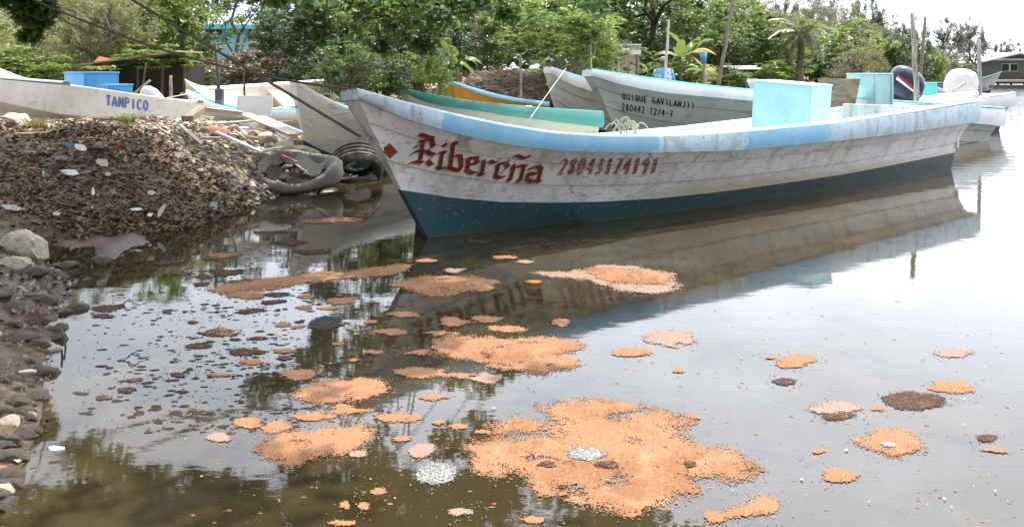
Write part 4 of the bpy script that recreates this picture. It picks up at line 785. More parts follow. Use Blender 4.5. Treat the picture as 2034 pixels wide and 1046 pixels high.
# overhanging tree at the left, mostly above the frame: it shades the bank and the near water
def overhang():
    rt = empty('shade_tree', (-6.6, 7.2, hz(-6.6, 7.2)), 0, 'big shade tree whose branches hang over the left water', 'tree'); z0 = rt.location.z; rnd = random.Random(3)
    tk = MB(); m = limb_pts((0, 0, -.2), (.6, .4, 3.0), 5, .05, 7); tk.tube(m, [.24*(1-.45*i/7) for i in range(8)], 9); cl = []
    ends = [(-4.6, 7.0, 4.3), (-3.2, 6.4, 4.6), (-2.0, 7.4, 4.7), (-.6, 7.6, 4.5), (.3, 8.2, 4.2), (-1.8, 8.8, 4.0), (-3.4, 8.4, 4.3), (-5.2, 8.2, 4.2), (-1.0, 9.4, 3.4), (-2.6, 6.0, 4.6), (-1.4, 6.2, 4.7), (-6, 6.6, 4.6), (-.2, 6.8, 4.6), (-4.9, 8.0, 2.85), (-4.0, 8.3, 2.9), (-3.2, 7.9, 2.75), (-2.4, 8.4, 2.95), (-1.6, 8.1, 2.8), (-.8, 8.4, 2.95), (0, 8.1, 2.95), (.6, 8.5, 3.15), (-3.6, 7.4, 2.95), (1.0, 6.4, 4.7), (.2, 5.9, 4.8), (1.6, 7.0, 4.6), (-3.6, 9.0, 4.0), (-2.7, 8.8, 4.1), (-4.4, 8.8, 4.0), (-3.3, 8.6, 3.5), (-4.2, 8.4, 3.5), (-2.5, 8.8, 3.6), (-1.6, 6.9, 4.4), (-2.4, 6.8, 4.3)]
    for i, e in enumerate(ends):
        ev = Vector(e) - rt.location; st = m[min(7, 4 + i % 4)]; lp = limb_pts(st, ev, i+40, .07, 8); tk.tube(lp, [.085*(1-.85*k/8) for k in range(9)], 6)
        low_ = 13 <= i < 22; few_ = 22 <= i < 25
        for k in range(9 if low_ else 8 if few_ else 17):
            q = ev + Vector((rnd.gauss(0, .65), rnd.gauss(0, .55), rnd.gauss(0, .25) + (rnd.uniform(-.2, .7) if low_ else 0))); tk.tube(limb_pts(lp[rnd.randint(4, 7)], q, i*9+k, .08, 4), [.02*(1-.7*j/4) for j in range(5)], 4); cl.append((q.x, q.y, q.z, rnd.uniform(.18, .38)))
    def hang(px, py, d, r_, frm):
        q = P(px, py, d) - rt.location; cl.append((q.x, q.y, q.z, r_)); tk.tube(limb_pts(Vector(frm)-rt.location, q, px, .08, 5), [.016*(1-.6*j/5) for j in range(6)], 4)
    for (px, py, d, r_) in [(560, -10, 10, .2), (610, 5, 10.5, .28), (650, 30, 10.5, .28), (700, 10, 10, .3), (720, 50, 10.5, .28), (760, 25, 10, .3), (800, 60, 10.3, .26), (830, 20, 10, .3), (870, 45, 10.3, .26), (850, 90, 10.4, .2), (900, 15, 10, .25), (640, 70, 10.5, .18), (760, 90, 10.5, .18), (960, 0, 10, .25), (1010, 25, 10, .2), (520, -20, 10, .25)]: hang(px, py, d, r_, (-1.6, 9.2, 3.4))
    for (px, py, d, r_) in [(50, 15, 8, .16), (75, 45, 8, .15), (60, 70, 8, .09), (95, 20, 8, .1), (20, -10, 8, .2)]: hang(px, py, d, r_, (-4.6, 7.6, 3.6))
    tk.build('trunk', M['bark_dark'], rt, smooth=True, fix=False)
    v = leaf_cloud(77, cl, 130, .15, .07, 1, flat=.7); me = np_mesh('crown', v, np.arange(len(v)).reshape(-1, 4)); o = link('crown', me, M['leaf_mid'], rt); o['kind'] = 'stuff'
overhang()
# palm: each frond a part
def palm_frond(seed, L=1.6, m='palm'):
    r = random.Random(seed); mb = MB(); ax = []
    for i in range(11): t = i/10; ax.append(Vector((L*t*(1-.12*t), 0, L*(.55*t - .95*t*t))))
    mb.tube(ax, [.016*(1-.8*i/10) for i in range(11)], 4)
    for i in range(34):
        t = .12+.86*i/34; k = t*10; a = ax[int(k)].lerp(ax[min(10, int(k)+1)], k-int(k)); ll = .46*math.sin(math.pi*(.12+.8*t))
        for s in (-1, 1):
            e = a + Vector((ll*.55, s*ll*.75, -ll*r.uniform(.25, .6))); md = a.lerp(e, .5) + Vector((0, 0, .03)); wv = Vector((.02, -s*.012, .0))
            mb.add([a-wv*.4, md-wv, e, md+wv], [(0, 1, 2, 3)])
    return mb
def palm(px, d, topz, nf=26):
    x = (px-CX)/FPX*d; z0 = hz(x, d); rt = empty('coconut_palm', (x, d, z0), 0, 'coconut palm with glossy drooping fronds right of centre', 'palm'); r = random.Random(2)
    tk = MB(); m = limb_pts((0, 0, -.1), (.05, 0, topz-z0), 4, .02, 8); tk.tube(m, [.17*(1-.35*i/8) for i in range(9)], 9); tk.build('trunk', M['bark'], rt, smooth=True)
    meshes = [palm_frond(i) for i in range(4)]; prot = [mm.build('frond', M['palm'], rt, fix=False) for mm in meshes]
    for i in range(nf):
        o = prot[i] if i < 4 else link('frond', prot[i % 4].data, None, rt)
        o.location = (.05, 0, topz-z0-.05); o.rotation_euler = (0, R(r.uniform(-55, 40)), i*2.4+r.uniform(-.2, .2)); s = r.uniform(.65, 1.0); o.scale = (s, s, s)
palm(1588, 34, 2.85)
def banana(px, d, label, h=1.5, n_=7, seed=1, dry=1):
    x = (px-CX)/FPX*d; z0 = hz(x, d); rt = empty('banana_plant', (x, d, z0), 0, label, 'plant', 'banana plants'); r = random.Random(seed)
    st = MB(); st.tube([(0, 0, -.05), (.02, 0, h*.5), (.0, .02, h*.72)], [.09, .075, .05], 8); st.build('stem', M['leaf_olive'], rt, smooth=True)
    for i in range(n_):
        mb = MB(); L = h*r.uniform(.5, .8); W = L*.11; rows = []; dr = r.uniform(.35, 1.1); up = r.uniform(.5, 1.05)
        for k in range(9):
            t = k/8; c = Vector((L*t*.75, 0, L*(up*t - dr*t*t))); w_ = W*math.sin(math.pi*min(1, .06+t*.94))**.7; rows.append([c+Vector((0, -w_, -w_*.3+r.uniform(-.03, .03))), c+Vector((0, 0, .02)), c+Vector((0, w_, -w_*.3+r.uniform(-.03, .03)))])
        mb.grid(rows); o = mb.build('banana_leaf', M['banana_dry'] if i < dry else M['banana'], rt, fix=False); o.location = (0, 0, h*.68); o.rotation_euler = (0, 0, i*2.4+r.uniform(-.3, .3)); 
banana(1395, 25, 'banana plant with one orange leaf behind the boats', 1.15, 8, 1); banana(1350, 26.5, 'yellowing banana plant just right of the standing man', 1.6, 7, 2, 2); banana(1290, 27, 'small banana plant left of the standing man', .95, 6, 5, 0); banana(1370, 27.5, 'tall banana plant behind the yellowing one', 1.9, 7, 9, 1); banana(905, 20, 'banana plant beside the board fence', 1.3, 6, 12, 0)
# undergrowth filling the gaps under the trees
for i, (px, d, top, wd, lf, kd, lab) in enumerate([
 (150, 19.5, 2.0, 3.0, 'leaf_mid', 'broad', 'mid green undergrowth behind the bare tree'), (260, 19.8, 2.3, 3.0, 'leaf_bright', 'broad', 'bright undergrowth left of the vine covered shed roof'), (340, 21, 2.4, 3.0, 'leaf_mid', 'broad', 'undergrowth behind the shed, left of the turquoise house'),
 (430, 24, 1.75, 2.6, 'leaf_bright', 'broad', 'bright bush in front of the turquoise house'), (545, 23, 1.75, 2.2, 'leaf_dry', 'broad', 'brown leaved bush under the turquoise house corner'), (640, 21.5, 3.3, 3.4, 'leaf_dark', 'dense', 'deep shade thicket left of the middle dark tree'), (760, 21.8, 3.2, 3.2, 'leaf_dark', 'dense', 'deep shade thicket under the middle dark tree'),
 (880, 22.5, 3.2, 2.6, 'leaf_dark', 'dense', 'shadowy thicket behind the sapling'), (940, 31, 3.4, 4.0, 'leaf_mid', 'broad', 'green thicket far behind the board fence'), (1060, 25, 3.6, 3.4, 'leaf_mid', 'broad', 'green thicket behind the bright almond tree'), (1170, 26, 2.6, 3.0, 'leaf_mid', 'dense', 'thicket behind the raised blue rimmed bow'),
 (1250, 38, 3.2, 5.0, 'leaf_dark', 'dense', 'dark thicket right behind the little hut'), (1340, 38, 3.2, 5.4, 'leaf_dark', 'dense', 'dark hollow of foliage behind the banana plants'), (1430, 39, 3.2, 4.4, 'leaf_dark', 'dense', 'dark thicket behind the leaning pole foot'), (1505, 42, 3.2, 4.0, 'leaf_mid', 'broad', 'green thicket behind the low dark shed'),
 (1580, 45, 3.0, 4.6, 'leaf_mid', 'broad', 'green thicket behind the palm trunk'), (1660, 42, 2.6, 4.0, 'leaf_mid', 'dense', 'shady thicket under the sea grape'), (1750, 48, 3.3, 4.2, 'leaf_mid', 'broad', 'green thicket left of the dark tree'), (1850, 54, 2.9, 3.6, 'leaf_olive', 'broad', 'olive thicket beside the far metal roof'),
 (1530, 33, 1.7, 2.4, 'leaf_bright', 'broad', 'low bright plants left of the palm foot'), (1440, 30, 1.6, 2.0, 'leaf_mid', 'broad', 'low plants by the foot of the leaning pole'), (1130, 17.8, 1.55, 1.2, 'leaf_bright', 'broad', 'low leafy shoots beside the white sacks'), (20, 20.5, 2.9, 3.2, 'leaf_olive', 'fine', 'olive scrub far behind the left edge'), (1890, 62, 2.6, 4.0, 'leaf_grey', 'fine', 'grey brown scrub below the far casuarina')]):
    tree('undergrowth_bush', px, d, top, wd, lf, kd, lab, 'undergrowth below the trees', stems=4, trunk_r=.04, cat='bush', nl=4, seed=200+i)
tree('wood_edge', 700, 30, 4.2, 9, 'leaf_dark', 'dense', 'dark mass of trees closing the view in the middle', 'trees behind the boats', cat='tree', stems=3, trunk_r=.15, depth=4)
tree('wood_edge', 120, 28, 3.9, 8, 'leaf_mid', 'broad', 'green mass of trees closing the view at left', 'trees behind the boats', cat='tree', stems=3, trunk_r=.15, depth=4)

# ------------------------------------------------------------------ buildings and fences
def at(px, py, d): return P(px, py, d)
def house_blue():
    d = 27.0; x0, x1 = (405-CX)/FPX*d, (568-CX)/FPX*d; zt = CH + (HY-50)/FPX*d; z0 = hz((x0+x1)/2, d)
    rt = empty('turquoise_house', ((x0+x1)/2, d+1.6, z0), 0, 'flat roofed turquoise house seen through the trees', 'house'); w_ = x1-x0; h = zt-z0
    b = MB(); b.box((0, 0, h/2-.1), (w_, 3.2, h)); b.build('wall', M['building'], rt, bevel=.02)
    b = MB(); b.box((0, 0, h-.06), (w_+.3, 3.5, .16)); b.build('roof', M['building'], rt, bevel=.02)
    for wx in ((510-CX)/FPX*d-(x0+x1)/2, -.95):
        zc_ = CH+(HY-68)/FPX*d-z0; f = MB(); f.box((wx, -1.615, zc_), (.52, .05, .30)); fo = f.build('window', M['dark_void'], rt)
        for k in range(4): s = MB(); s.box((wx, -1.66, zc_-.10+k*.07), (.50, .05, .035), Matrix.Rotation(.5, 3, 'X')); s.build('louvre', M['grey_board'], fo)
        for sx in (-1, 1): s = MB(); s.box((wx+sx*.275, -1.63, zc_), (.04, .07, .34)); s.build('window_frame', M['building'], fo)
    s = MB(); s.box((.9, -1.62, 1.0), (.8, .06, 1.9)); s.build('door', M['wood'], rt)
house_blue()
def vine_shed():
    rt = empty('vine_covered_shed', (*at(285, 170, 15.6).xy, .6), 0, 'low dark shed smothered in vines with a red roof sheet', 'shed'); b = MB(); b.box((0, .6, .42), (1.45, 1.0, .9)); b.build('back_wall', M['dark_void'], rt)
    for x in (-.72, -.1, .35, .75): p = MB(); p.tube([(x, -.05, -.1), (x+.02, -.05, .85)], .03, 6); p.build('post', M['wood_dark'], rt)
    r_ = MB(); r_.box((-.15, .3, 1.0), (1.8, 1.3, .03), Matrix.Rotation(R(-8), 3, 'Y')); r_.build('roof_sheet', M['wood'], rt)
    r_ = MB(); r_.box((-.66, -.2, .92), (.26, .3, .02), Matrix.Rotation(R(12), 3, 'Y') @ Matrix.Rotation(R(35), 3, 'X')); r_.build('red_roof_sheet', M['tile_roof'], rt)
    me = crown_mesh('vine', 1).copy(); me.name = 'vines'; o = link('vines', me, M['leaf_bright'], rt); o.location = (.05, .1, .88); o.scale = (1.0, .7, .34); o['kind'] = 'stuff'
vine_shed()
def plank_fence(p0, p1, n_, h, rt, m, w_=.14, seed=1, name='plank'):
    r = random.Random(seed); a = Vector(p0); b = Vector(p1); e = (b-a); ang = math.atan2(e.y, e.x)
    for i in range(n_):
        c = a.lerp(b, (i+.5)/n_); hh = h*r.uniform(.88, 1.08); k = MB(); k.box((c.x, c.y, hh/2), (w_*r.uniform(.85, 1), .025, hh), Matrix.Rotation(ang, 3, 'Z') @ Matrix.Rotation(r.uniform(-.03, .03), 3, 'Y')); k.build(name, m if r.random() > .3 else M['wood_grey'], rt)
ft = empty('board_fence', (*at(960, 150, 23).xy, .62), 0, 'weathered board fence behind the brush pile', 'fence')
plank_fence((-.75, 0, 0), (.15, .15, 0), 9, .56, ft, M['wood'], .105, 3); plank_fence((.2, .2, 0), (.75, .35, 0), 5, .50, ft, M['wood'], .105, 5)
b = MB(); b.box((-.3, -.12, .2), (.6, .06, .42)); b.build('concrete_panel', M['concrete'], ft, bevel=.01)
for x, y in ((-.78, -.03), (.17, .12), (.42, .2), (.78, .3)): b = MB(); b.tube([(x, y, -.1), (x+.02, y, .72)], .04, 6); b.build('post', M['wood_grey'], ft)
def hut():
    d = 27.0; c = at(1249, 140, d); z0 = hz(c.x, d); rt = empty('little_hut', (c.x, d, z0), 0, 'tiny cream hut with bleached metal roof behind the boats', 'hut'); h = CH+(HY-103)/FPX*d - z0
    for (x, y, w_, dp) in ((-.27, .3, .03, .62), (.27, .3, .03, .62)): b = MB(); b.box((x, y, h/2), (w_, dp, h)); b.build('side_wall', M['hull_white2'], rt)
    for i in range(4): b = MB(); b.box((-.2+i*.118, -.02, h/2), (.11, .03, h*.97)); b.build('board', M['cream'], rt)
    b = MB(); b.box((0, .62, h/2), (.55, .03, h)); b.build('back_wall', M['wood_dark'], rt); b = MB(); b.tube([(.29, -.08, 0), (.29, -.08, h)], .035, 6); b.build('post', M['wood_grey'], rt)
    b = MB(); b.box((0, .25, h+.10), (.72, 1.0, .03), Matrix.Rotation(R(-14), 3, 'X')); b.build('roof', M['metal_roof'], rt)
    b = MB(); b.box((0, -.245, h+.01), (.70, .03, .2)); b.build('fascia', M['metal_roof'], rt)
hut()
def low_shed():
    d = 33.0; c = at(1465, 150, d); z0 = hz(c.x, d); rt = empty('low_shed', (c.x, d, z0), 0, 'low dark board shed with pale lean-to roof left of the palm', 'shed')
    plank_fence((-.9, 0, 0), (.6, 0, 0), 10, .45, rt, M['wood_dark'], .16, 8, 'board')
    b = MB(); b.box((.2, .6, .45), (1.4, .9, .9)); b.build('back_room', M['dark_void'], rt)
    for x in (-.25, .65): b = MB(); b.tube([(x, -.1, 0), (x, -.1, .78)], .03, 6); b.build('post', M['wood'], rt)
    b = MB(); b.box((.25, .2, .86), (1.3, .9, .025), Matrix.Rotation(R(8), 3, 'X')); b.build('roof_sheet', M['metal_roof'], rt)
low_shed()
def far_house():
    d = 80.0; x0 = (1948-CX)/FPX*d; z0 = CH-(163-HY)/FPX*d; z1 = CH+(HY-104)/FPX*d; W_ = 6.5
    rt = empty('boathouse', (x0+W_/2, d, z0), 0, 'distant grey boathouse with white gable roof on the far bank', 'house'); h = 2.0; ap = z1-z0
    b = MB(); b.box((0, 2.5, h/2+.3), (W_, 5, h-.4)); b.build('wall', M['grey_board'], rt)
    b = MB(); b.add([(-W_/2, -.02, h+.1), (W_/2, -.02, h+.1), (.2, -.02, ap-.1)], [(0, 1, 2)]); b.build('gable', M['grey_board'], rt)
    for s in (-1, 1):
        e = Vector((s*(W_/2+.6), 0, h-.15)); a = Vector((.2, 0, ap)); b = MB(); b.add([e+Vector((0, -.6, 0)), a+Vector((0, -.6, 0)), a+Vector((0, 5.4, 0)), e+Vector((0, 5.4, 0)), e+Vector((0, -.6, -.14)), a+Vector((0, -.6, -.14)), a+Vector((0, 5.4, -.14)), e+Vector((0, 5.4, -.14))], [(0, 1, 2, 3), (4, 7, 6, 5), (0, 4, 5, 1), (1, 5, 6, 2), (2, 6, 7, 3), (3, 7, 4, 0)]); b.build('roof', M['metal_roof'], rt)
    b = MB(); b.box((0, -.06, h+.1), (W_+.2, .1, .16)); b.build('beam', M['white'], rt)
    for wx in (-.6, 1.6):
        f = MB(); f.box((wx, -.05, 1.35), (1.5, .1, .75)); fo = f.build('window', M['hull_grey'], rt); 
        for k in (-1, 1): g = MB(); g.box((wx+k*.4, -.11, 1.35), (.62, .04, .62)); g.build('pane', M['dark_void'], fo)
    b = MB(); b.box((0, -1.0, .12), (W_+2, 1.9, .22)); b.build('jetty_deck', M['concrete'], rt, bevel=.02)
    for i in range(7): b = MB(); b.tube([(-W_/2-.6+i*1.2, -1.8, -.9), (-W_/2-.6+i*1.2, -1.8, .1)], .09, 6); b.build('pile', M['wood_dark'], rt)
    b = MB(); b.box((0, 0, .28), (W_+1, .2, .9)); b.build('foundation', M['rock_dark'], rt)
    d2 = 88.0; xa, xb = (1868-CX)/FPX*d2, (1952-CX)/FPX*d2; zb = CH-(160-HY)/FPX*d2; zt = CH+(HY-108)/FPX*d2
    rt = empty('long_shed', ((xa+xb)/2, d2, zb), 0, 'long distant shed with rusty pale roof left of the boathouse', 'shed'); w2 = xb-xa
    b = MB(); b.box((0, 2, 1.0), (w2, 4, 1.6)); b.build('wall', M['hull_white2'], rt)
    b = MB(); b.box((0, 1.6, (zt-zb)-.35), (w2+.6, 4.8, .08), Matrix.Rotation(R(9), 3, 'X')); b.build('roof', M['metal_roof'], rt)
    for i in range(5): b = MB(); b.box((-w2/2+.7+i*.85, -.05, .95), (.5, .08, 1.0 if i % 2 else .7)); b.build('opening', M['dark_void'], rt)
    for i in range(5): b = MB(); b.tube([(-w2/2+i*w2/4, -.5, -.3), (-w2/2+i*w2/4, -.5, 1.5)], .06, 5); b.build('post', M['wood_grey'], rt)
far_house()

# ------------------------------------------------------------------ poles, posts, ropes
def pole(name, a, b, r0, label, m='wood_grey', group='wooden poles'):
    a = Vector(a); b = Vector(b); k = MB(); pts = limb_pts((0, 0, 0), b-a, int(a.x*100) % 97, .008, 8); k.tube(pts, [r0*(1-.25*i/8) for i in range(9)], 8); o = k.build(name, M[m], None, smooth=True); o.location = a; tag(o, label, 'pole', group); return o
pole('mooring_pole', P(1828, 300, 15.6), P(1812, 26, 15.6), .055, 'pale tall pole standing right of the navy motor')
pole('mooring_pole', P(1822, 235, 24), P(1838, 33, 24), .055, 'darker pole leaning behind the tall pale one', 'wood')
pole('mooring_pole', P(1950, 262, 19.6), P(1944, 78, 19.6), .05, 'slim grey pole at the stern of the white boat')
pole('mooring_pole', P(1320, 178, 16.6), P(1328, 40, 16.6), .032, 'mottled pole crossing the standing man')
pole('mooring_pole', P(1424, 186, 19), P(1458, -10, 19), .05, 'long leaning bare pole right of the banana plants', 'bark')
pole('mooring_pole', P(1403, 190, 20), P(1397, 112, 20), .045, 'short grey post with a bucket, left of the leaning pole')
bk = MB(); bk.lathe([(.0, 0), (.07, 0), (.09, .25), (.082, .25), (.064, .02), (0, .02)], 14); bo = bk.build('bucket', M['plastic_blue'], None, smooth=True); bo.location = P(1397, 126, 19.85); tag(bo, 'dark blue bucket hung on the short grey post', 'bucket')
pole('mooring_pole', P(1035, 215, 16.8), P(1034, 105, 16.8), .03, 'thin pole in front of the white sacks')
pole('mooring_pole', P(1174, 150, 17), P(1172, 75, 17), .025, 'thin grey pole above the grey boat bow')
pl = empty('post_sign', P(436, 215, 12.3), 0, 'dark leaning post with cross arm and grey block on the rubble', 'post'); k = MB(); a = pl.location; k.tube([Vector((0, 0, -.2)), P(433, 150, 12.3)-a, P(428, 85, 12.3)-a], [.03, .027, .024], 7); k.build('post', M['wood_dark'], pl, smooth=True)
k = MB(); k.tube([P(402, 93, 12.3)-a, P(462, 84, 12.2)-a], .012, 5); k.build('cross_arm', M['wood_dark'], pl); k = MB(); k.box(P(436, 195, 12.22)-a, (.11, .08, .26)); k.build('block', M['rubber'], pl, bevel=.008)
pole('stake', P(487, 222, 12.8), P(484, 139, 12.8), .018, 'thin rusty stake right of the dark post', 'rust', 'stakes'); pole('stake', P(340, 205, 13.5), P(339, 150, 13.5), .03, 'brown stake under the vine covered shed', 'wood', 'stakes'); pole('stake', P(282, 185, 14), P(290, 125, 14), .018, 'thin dark stake in front of the shed', 'wood_dark', 'stakes'); pole('stake', P(245, 205, 13.4), P(298, 160, 13.4), .025, 'slanting brown stick in front of the shed', 'wood', 'stakes')
def rope(pts, r, label, m='rope_dark', sag=0, group=None):
    pts = [Vector(p) for p in pts]; out_ = []
    for a, b in zip(pts[:-1], pts[1:]):
        for i in range(14): t = i/14; q = a.lerp(b, t); q.z -= sag*4*t*(1-t); out_.append(q)
    out_.append(pts[-1]); k = MB(); k.tube([p-pts[0] for p in out_], r, 6); o = k.build('rope', M[m], None, smooth=True, fix=False); o.location = pts[0]; tag(o, label, 'rope', group); return o
eye_w = MAIN @ Vector((-.60, 0, .86))
rope([eye_w, P(262, 0, 7.6), P(-150, -235, 7.0)], .013, 'thick dark mooring rope running from the bow eye up to the left')
rope([MAIN @ Vector((-.72, .02, 1.25)), P(505, 146, 7.0), P(300, 92, 7.3), P(62, -2, 7.6), P(-250, -150, 7.4)], .010, 'second mooring rope from the bow tip to the shade tree', sag=.012)
rope([P(1124, 136, 14.0), P(1045, 246, 7.9)], .005, 'pale rope from the blue rimmed bow down to the front boat', 'rope_pale')
rope([P(530, 241, 10.6), P(600, 238, 10.2), P(693, 224, 9.4)], .006, 'thin cream line stretched in front of the dirty white bow', 'rope_pale', sag=.005)
rope([P(325, 196, 11), P(395, 182, 12), P(490, 168, 13)], .006, 'thin pale line over the end of the lettered boat', 'rope_pale')
# coil of rope ends standing out of the front boat
cr_ = empty('rope_coil', MAIN @ Vector((2.0, .0, .55)), 0, 'loose frayed rope coil sticking up over the front boat gunwale', 'rope'); rr = random.Random(6); a0 = cr_.location
for i in range(13):
    px0 = rr.uniform(1228, 1265); px1 = px0 + rr.choice([-1, 1])*rr.uniform(15, 42); d0 = 8.15 + rr.uniform(-.1, .1); top = rr.uniform(234, 250)
    pts = [P(px0, 285, d0), P(px0, (285+top)/2, d0), P(lerp(px0, px1, .35), top, d0), P(lerp(px0, px1, .7), top+3, d0), P(px1, top+rr.uniform(8, 22), d0)]
    k = MB(); q = []
    for j in range(len(pts)-1):
        p0, p1, p2, p3 = pts[max(j-1, 0)], pts[j], pts[j+1], pts[min(j+2, 4)]
        for t in (0, .25, .5, .75): q.append(.5*((2*p1)+(p2-p0)*t+(2*p0-5*p1+4*p2-p3)*t*t+(3*p1-p0-3*p2+p3)*t**3))
    q.append(pts[-1]); k.tube([p-a0 for p in q], .0065, 5); k.build('strand', M['rope_pale'], cr_, smooth=True)

# ------------------------------------------------------------------ boxes, motors and loads in the boats
def crate(name, loc, ang, w_, dp, h, m, label, tilt=0, lid=True, group=None, battens=False):
    rt = empty(name, loc, 0, label, 'box', group); rt.rotation_euler = (tilt, 0, ang); t = .022
    for (x, y, sx, sy, nm) in ((0, -dp/2, w_, t, 'front_panel'), (0, dp/2, w_, t, 'back_panel'), (-w_/2+t/2+.001, 0, t, dp-t-.002, 'side_panel'), (w_/2-t/2-.001, 0, t, dp-t-.002, 'side_panel')):
        b = MB(); b.box((x, y, h/2), (sx, sy, h)); b.build(nm, M[m], rt, bevel=.006)
    b = MB(); b.box((0, 0, h+.012 if lid else .03), (w_+.02 if lid else w_-.05, dp+.04 if lid else dp-.05, .024)); b.build('lid' if lid else 'bottom', M[m], rt, bevel=.006)
    if battens:
        for x in (-w_/2+.03, w_/2-.03):
            b = MB(); b.box((x, -dp/2-.022, h/2), (.05, .02, h-.01)); b.build('batten', M['box_aqua'], rt, bevel=.004)
    return rt
def in_boat(Mw, x, y, z): return Mw @ Vector((x, y, z))
cb = crate('cyan_box', in_boat(MAIN, 5.5, -.0, .38), R(40.6), .46, .78, .84, 'box_cyan', 'large pale cyan box standing in the front boat', tilt=0)
cb.rotation_euler = (R(4), 0, R(40.6))
k = MB(); k.tube([(-.04, 0, 0), (.04, 0, .0)], .03, 7); o = k.build('buoy', M['cloth_yellow'], None, smooth=True); o.location = in_boat(MAIN, 6.05, -.62, .80); tag(o, 'little yellow float beside the cyan box', 'float')
QI = lambda x, y, z: in_boat(QM, x, y, z)
pn = MB(); pn.add([(-.36, 0, .56), (.36, 0, .56), (.20, 0, 0), (-.20, 0, 0), (-.36, .04, .56), (.36, .04, .56), (.20, .04, 0), (-.20, .04, 0)], [(0, 3, 2, 1), (4, 5, 6, 7), (0, 1, 5, 4), (1, 2, 6, 5), (2, 3, 7, 6), (3, 0, 4, 7)])
po = pn.build('plywood_board', mat('stained_plywood', (.30, .235, .155), .8, [(3, (.17, .125, .08), .42, .6, 6, (1, 1, 4)), (2.2, (.40, .34, .25), .55, .7, 4, (1, 1, 5))], bump=(12, .3, .01, (1, 1, 5))), None, bevel=.004); po.location = P(1672, 226, 13.6); po.rotation_euler = (R(-6), 0, R(8)); tag(po, 'brown stained trapezoid board leaning behind the cyan box', 'board')
ab = crate('aqua_box', P(1727, 212, 14.7), R(32), .50, .52, .55, 'box_aqua', 'weathered aqua box with dark stained rim in front of the navy motor', battens=True)
for i, px in enumerate((1700, 1722, 1745)):
    k = MB(); k.box((0, 0, .02), (.12, .05, .03), Matrix.Rotation(i, 3, 'Z')); o = k.build('junk_piece', M['rust' if i % 2 == 0 else 'wood'], None); o.location = P(px, 152, 14.7); o.location.z = ab.location.z+.575; tag(o, ['rusty scrap on the left of the aqua box lid', 'wooden scrap in the middle of the aqua box lid', 'rusty scrap on the right of the aqua box lid'][i], 'scrap')
crate('small_box', P(1838, 190, 18.5), R(30), .35, .3, .26, 'turq', 'small turquoise box beside the white motor')
crate('small_box', P(1648, 178, 15.5), R(30), .22, .3, .16, 'turq', 'little turquoise box right behind the cyan box')
def loft(sections, seg=20):
    """sections: (centre, half x, half y, squareness) stacked upwards"""
    mb = MB(); rows = []
    for (c, hx, hy, e) in sections:
        c = Vector(c); rr_ = []
        for k in range(seg):
            a = 2*math.pi*k/seg; ca, sa = math.cos(a), math.sin(a); rr_.append(c + Vector((hx*math.copysign(abs(ca)**e, ca), hy*math.copysign(abs(sa)**e, sa), 0)))
        rows.append(rr_)
    mb.grid(rows, close=True); mb.f.append(tuple(range(seg-1, -1, -1))); n0 = (len(rows)-1)*seg; mb.f.append(tuple(n0+k for k in range(seg))); return mb
def motor(loc, ang, tilt, s, cowl, label, decals=True, cover=False):
    rt = empty('outboard_motor', loc, 0, label, 'outboard motor', 'outboard motors'); rt.rotation_euler = (0, R(tilt), R(ang)); rt.scale = (s, s, s)
    c = loft([((0, 0, .0), .20, .15, .7), ((.0, 0, .05), .27, .185, .7), ((.0, 0, .2), .30, .20, .7), ((-.01, 0, .36), .29, .195, .75), ((-.03, 0, .46), .25, .17, .8), ((-.05, 0, .52), .17, .12, .9), ((-.06, 0, .545), .06, .05, 1)]); co = c.build('cowl', M[cowl], rt, smooth=True)
    m_ = loft([((0, 0, -.14), .13, .09, .8), ((0, 0, -.02), .19, .14, .75), ((0, 0, .004), .2, .15, .7)]); m_.build('lower_pan', M['black_metal'], rt, smooth=True)
    l_ = loft([((.02, 0, -.78), .08, .03, 1), ((.02, 0, -.5), .09, .05, .9), ((0, 0, -.14), .12, .08, .8)]); l_.build('leg', M['black_metal'], rt, smooth=True)
    g_ = MB(); g_.lathe([(0, -.2), (.04, -.16), (.05, 0), (.04, .14), (0, .18)], 12); go = g_.build('gearcase', M['black_metal'], rt, smooth=True, m=Matrix.Translation((.04, 0, -.82)) @ Matrix.Rotation(R(90), 4, 'Y'))
    for k in range(3):
        b = MB(); b.box((0, 0, .07), (.012, .06, .12)); b.build('propeller_blade', M['steel'], rt, m=Matrix.Translation((.24, 0, -.82)) @ Matrix.Rotation(k*2.09, 4, 'X') @ Matrix.Rotation(.5, 4, 'Z'))
    b = MB(); b.box((-.2, 0, -.2), (.10, .22, .34)); b.build('clamp_bracket', M['black_metal'], rt, bevel=.01)
    if decals:
        for sgn in (-1, 1):
            for (mm, dz, th) in (('white', .0, .05), ('decal_red', .055, .035)):
                b = MB(); rows = []
                for i in range(9):
                    t = i/8; x = lerp(-.20, .25, t); z = .15 + dz + .12*(1-t); hy = .205*(max(0., 1-(abs(x)/.31)**3.0))**.34; rows.append([Vector((x, sgn*(hy+.004), z)), Vector((x, sgn*(hy+.004), z+th*(1-.5*t)))])
                b.grid(rows); b.build('decal_stripe', M[mm], rt, fix=False)
    if not cover:
        b = MB(); b.box((.19, 0, .43), (.05, .12, .05)); b.build('air_slot', M['black_metal'], rt, bevel=.01)
    return rt
motor(P(1786, 196, 16.2), -18, 24, 1.12, 'navy', 'navy outboard motor with red and white stripes tilted at the grey boat stern')
motor(P(1903, 196, 19.6), 200, -16, 1.30, 'white_cloth', 'large white covered outboard motor at the white boat stern', decals=False, cover=False)
motor(P(1106, 205, 15.0), 195, -38, .72, 'slate_cowl', 'small slate blue outboard motor tipped beside the brush pile', decals=False)
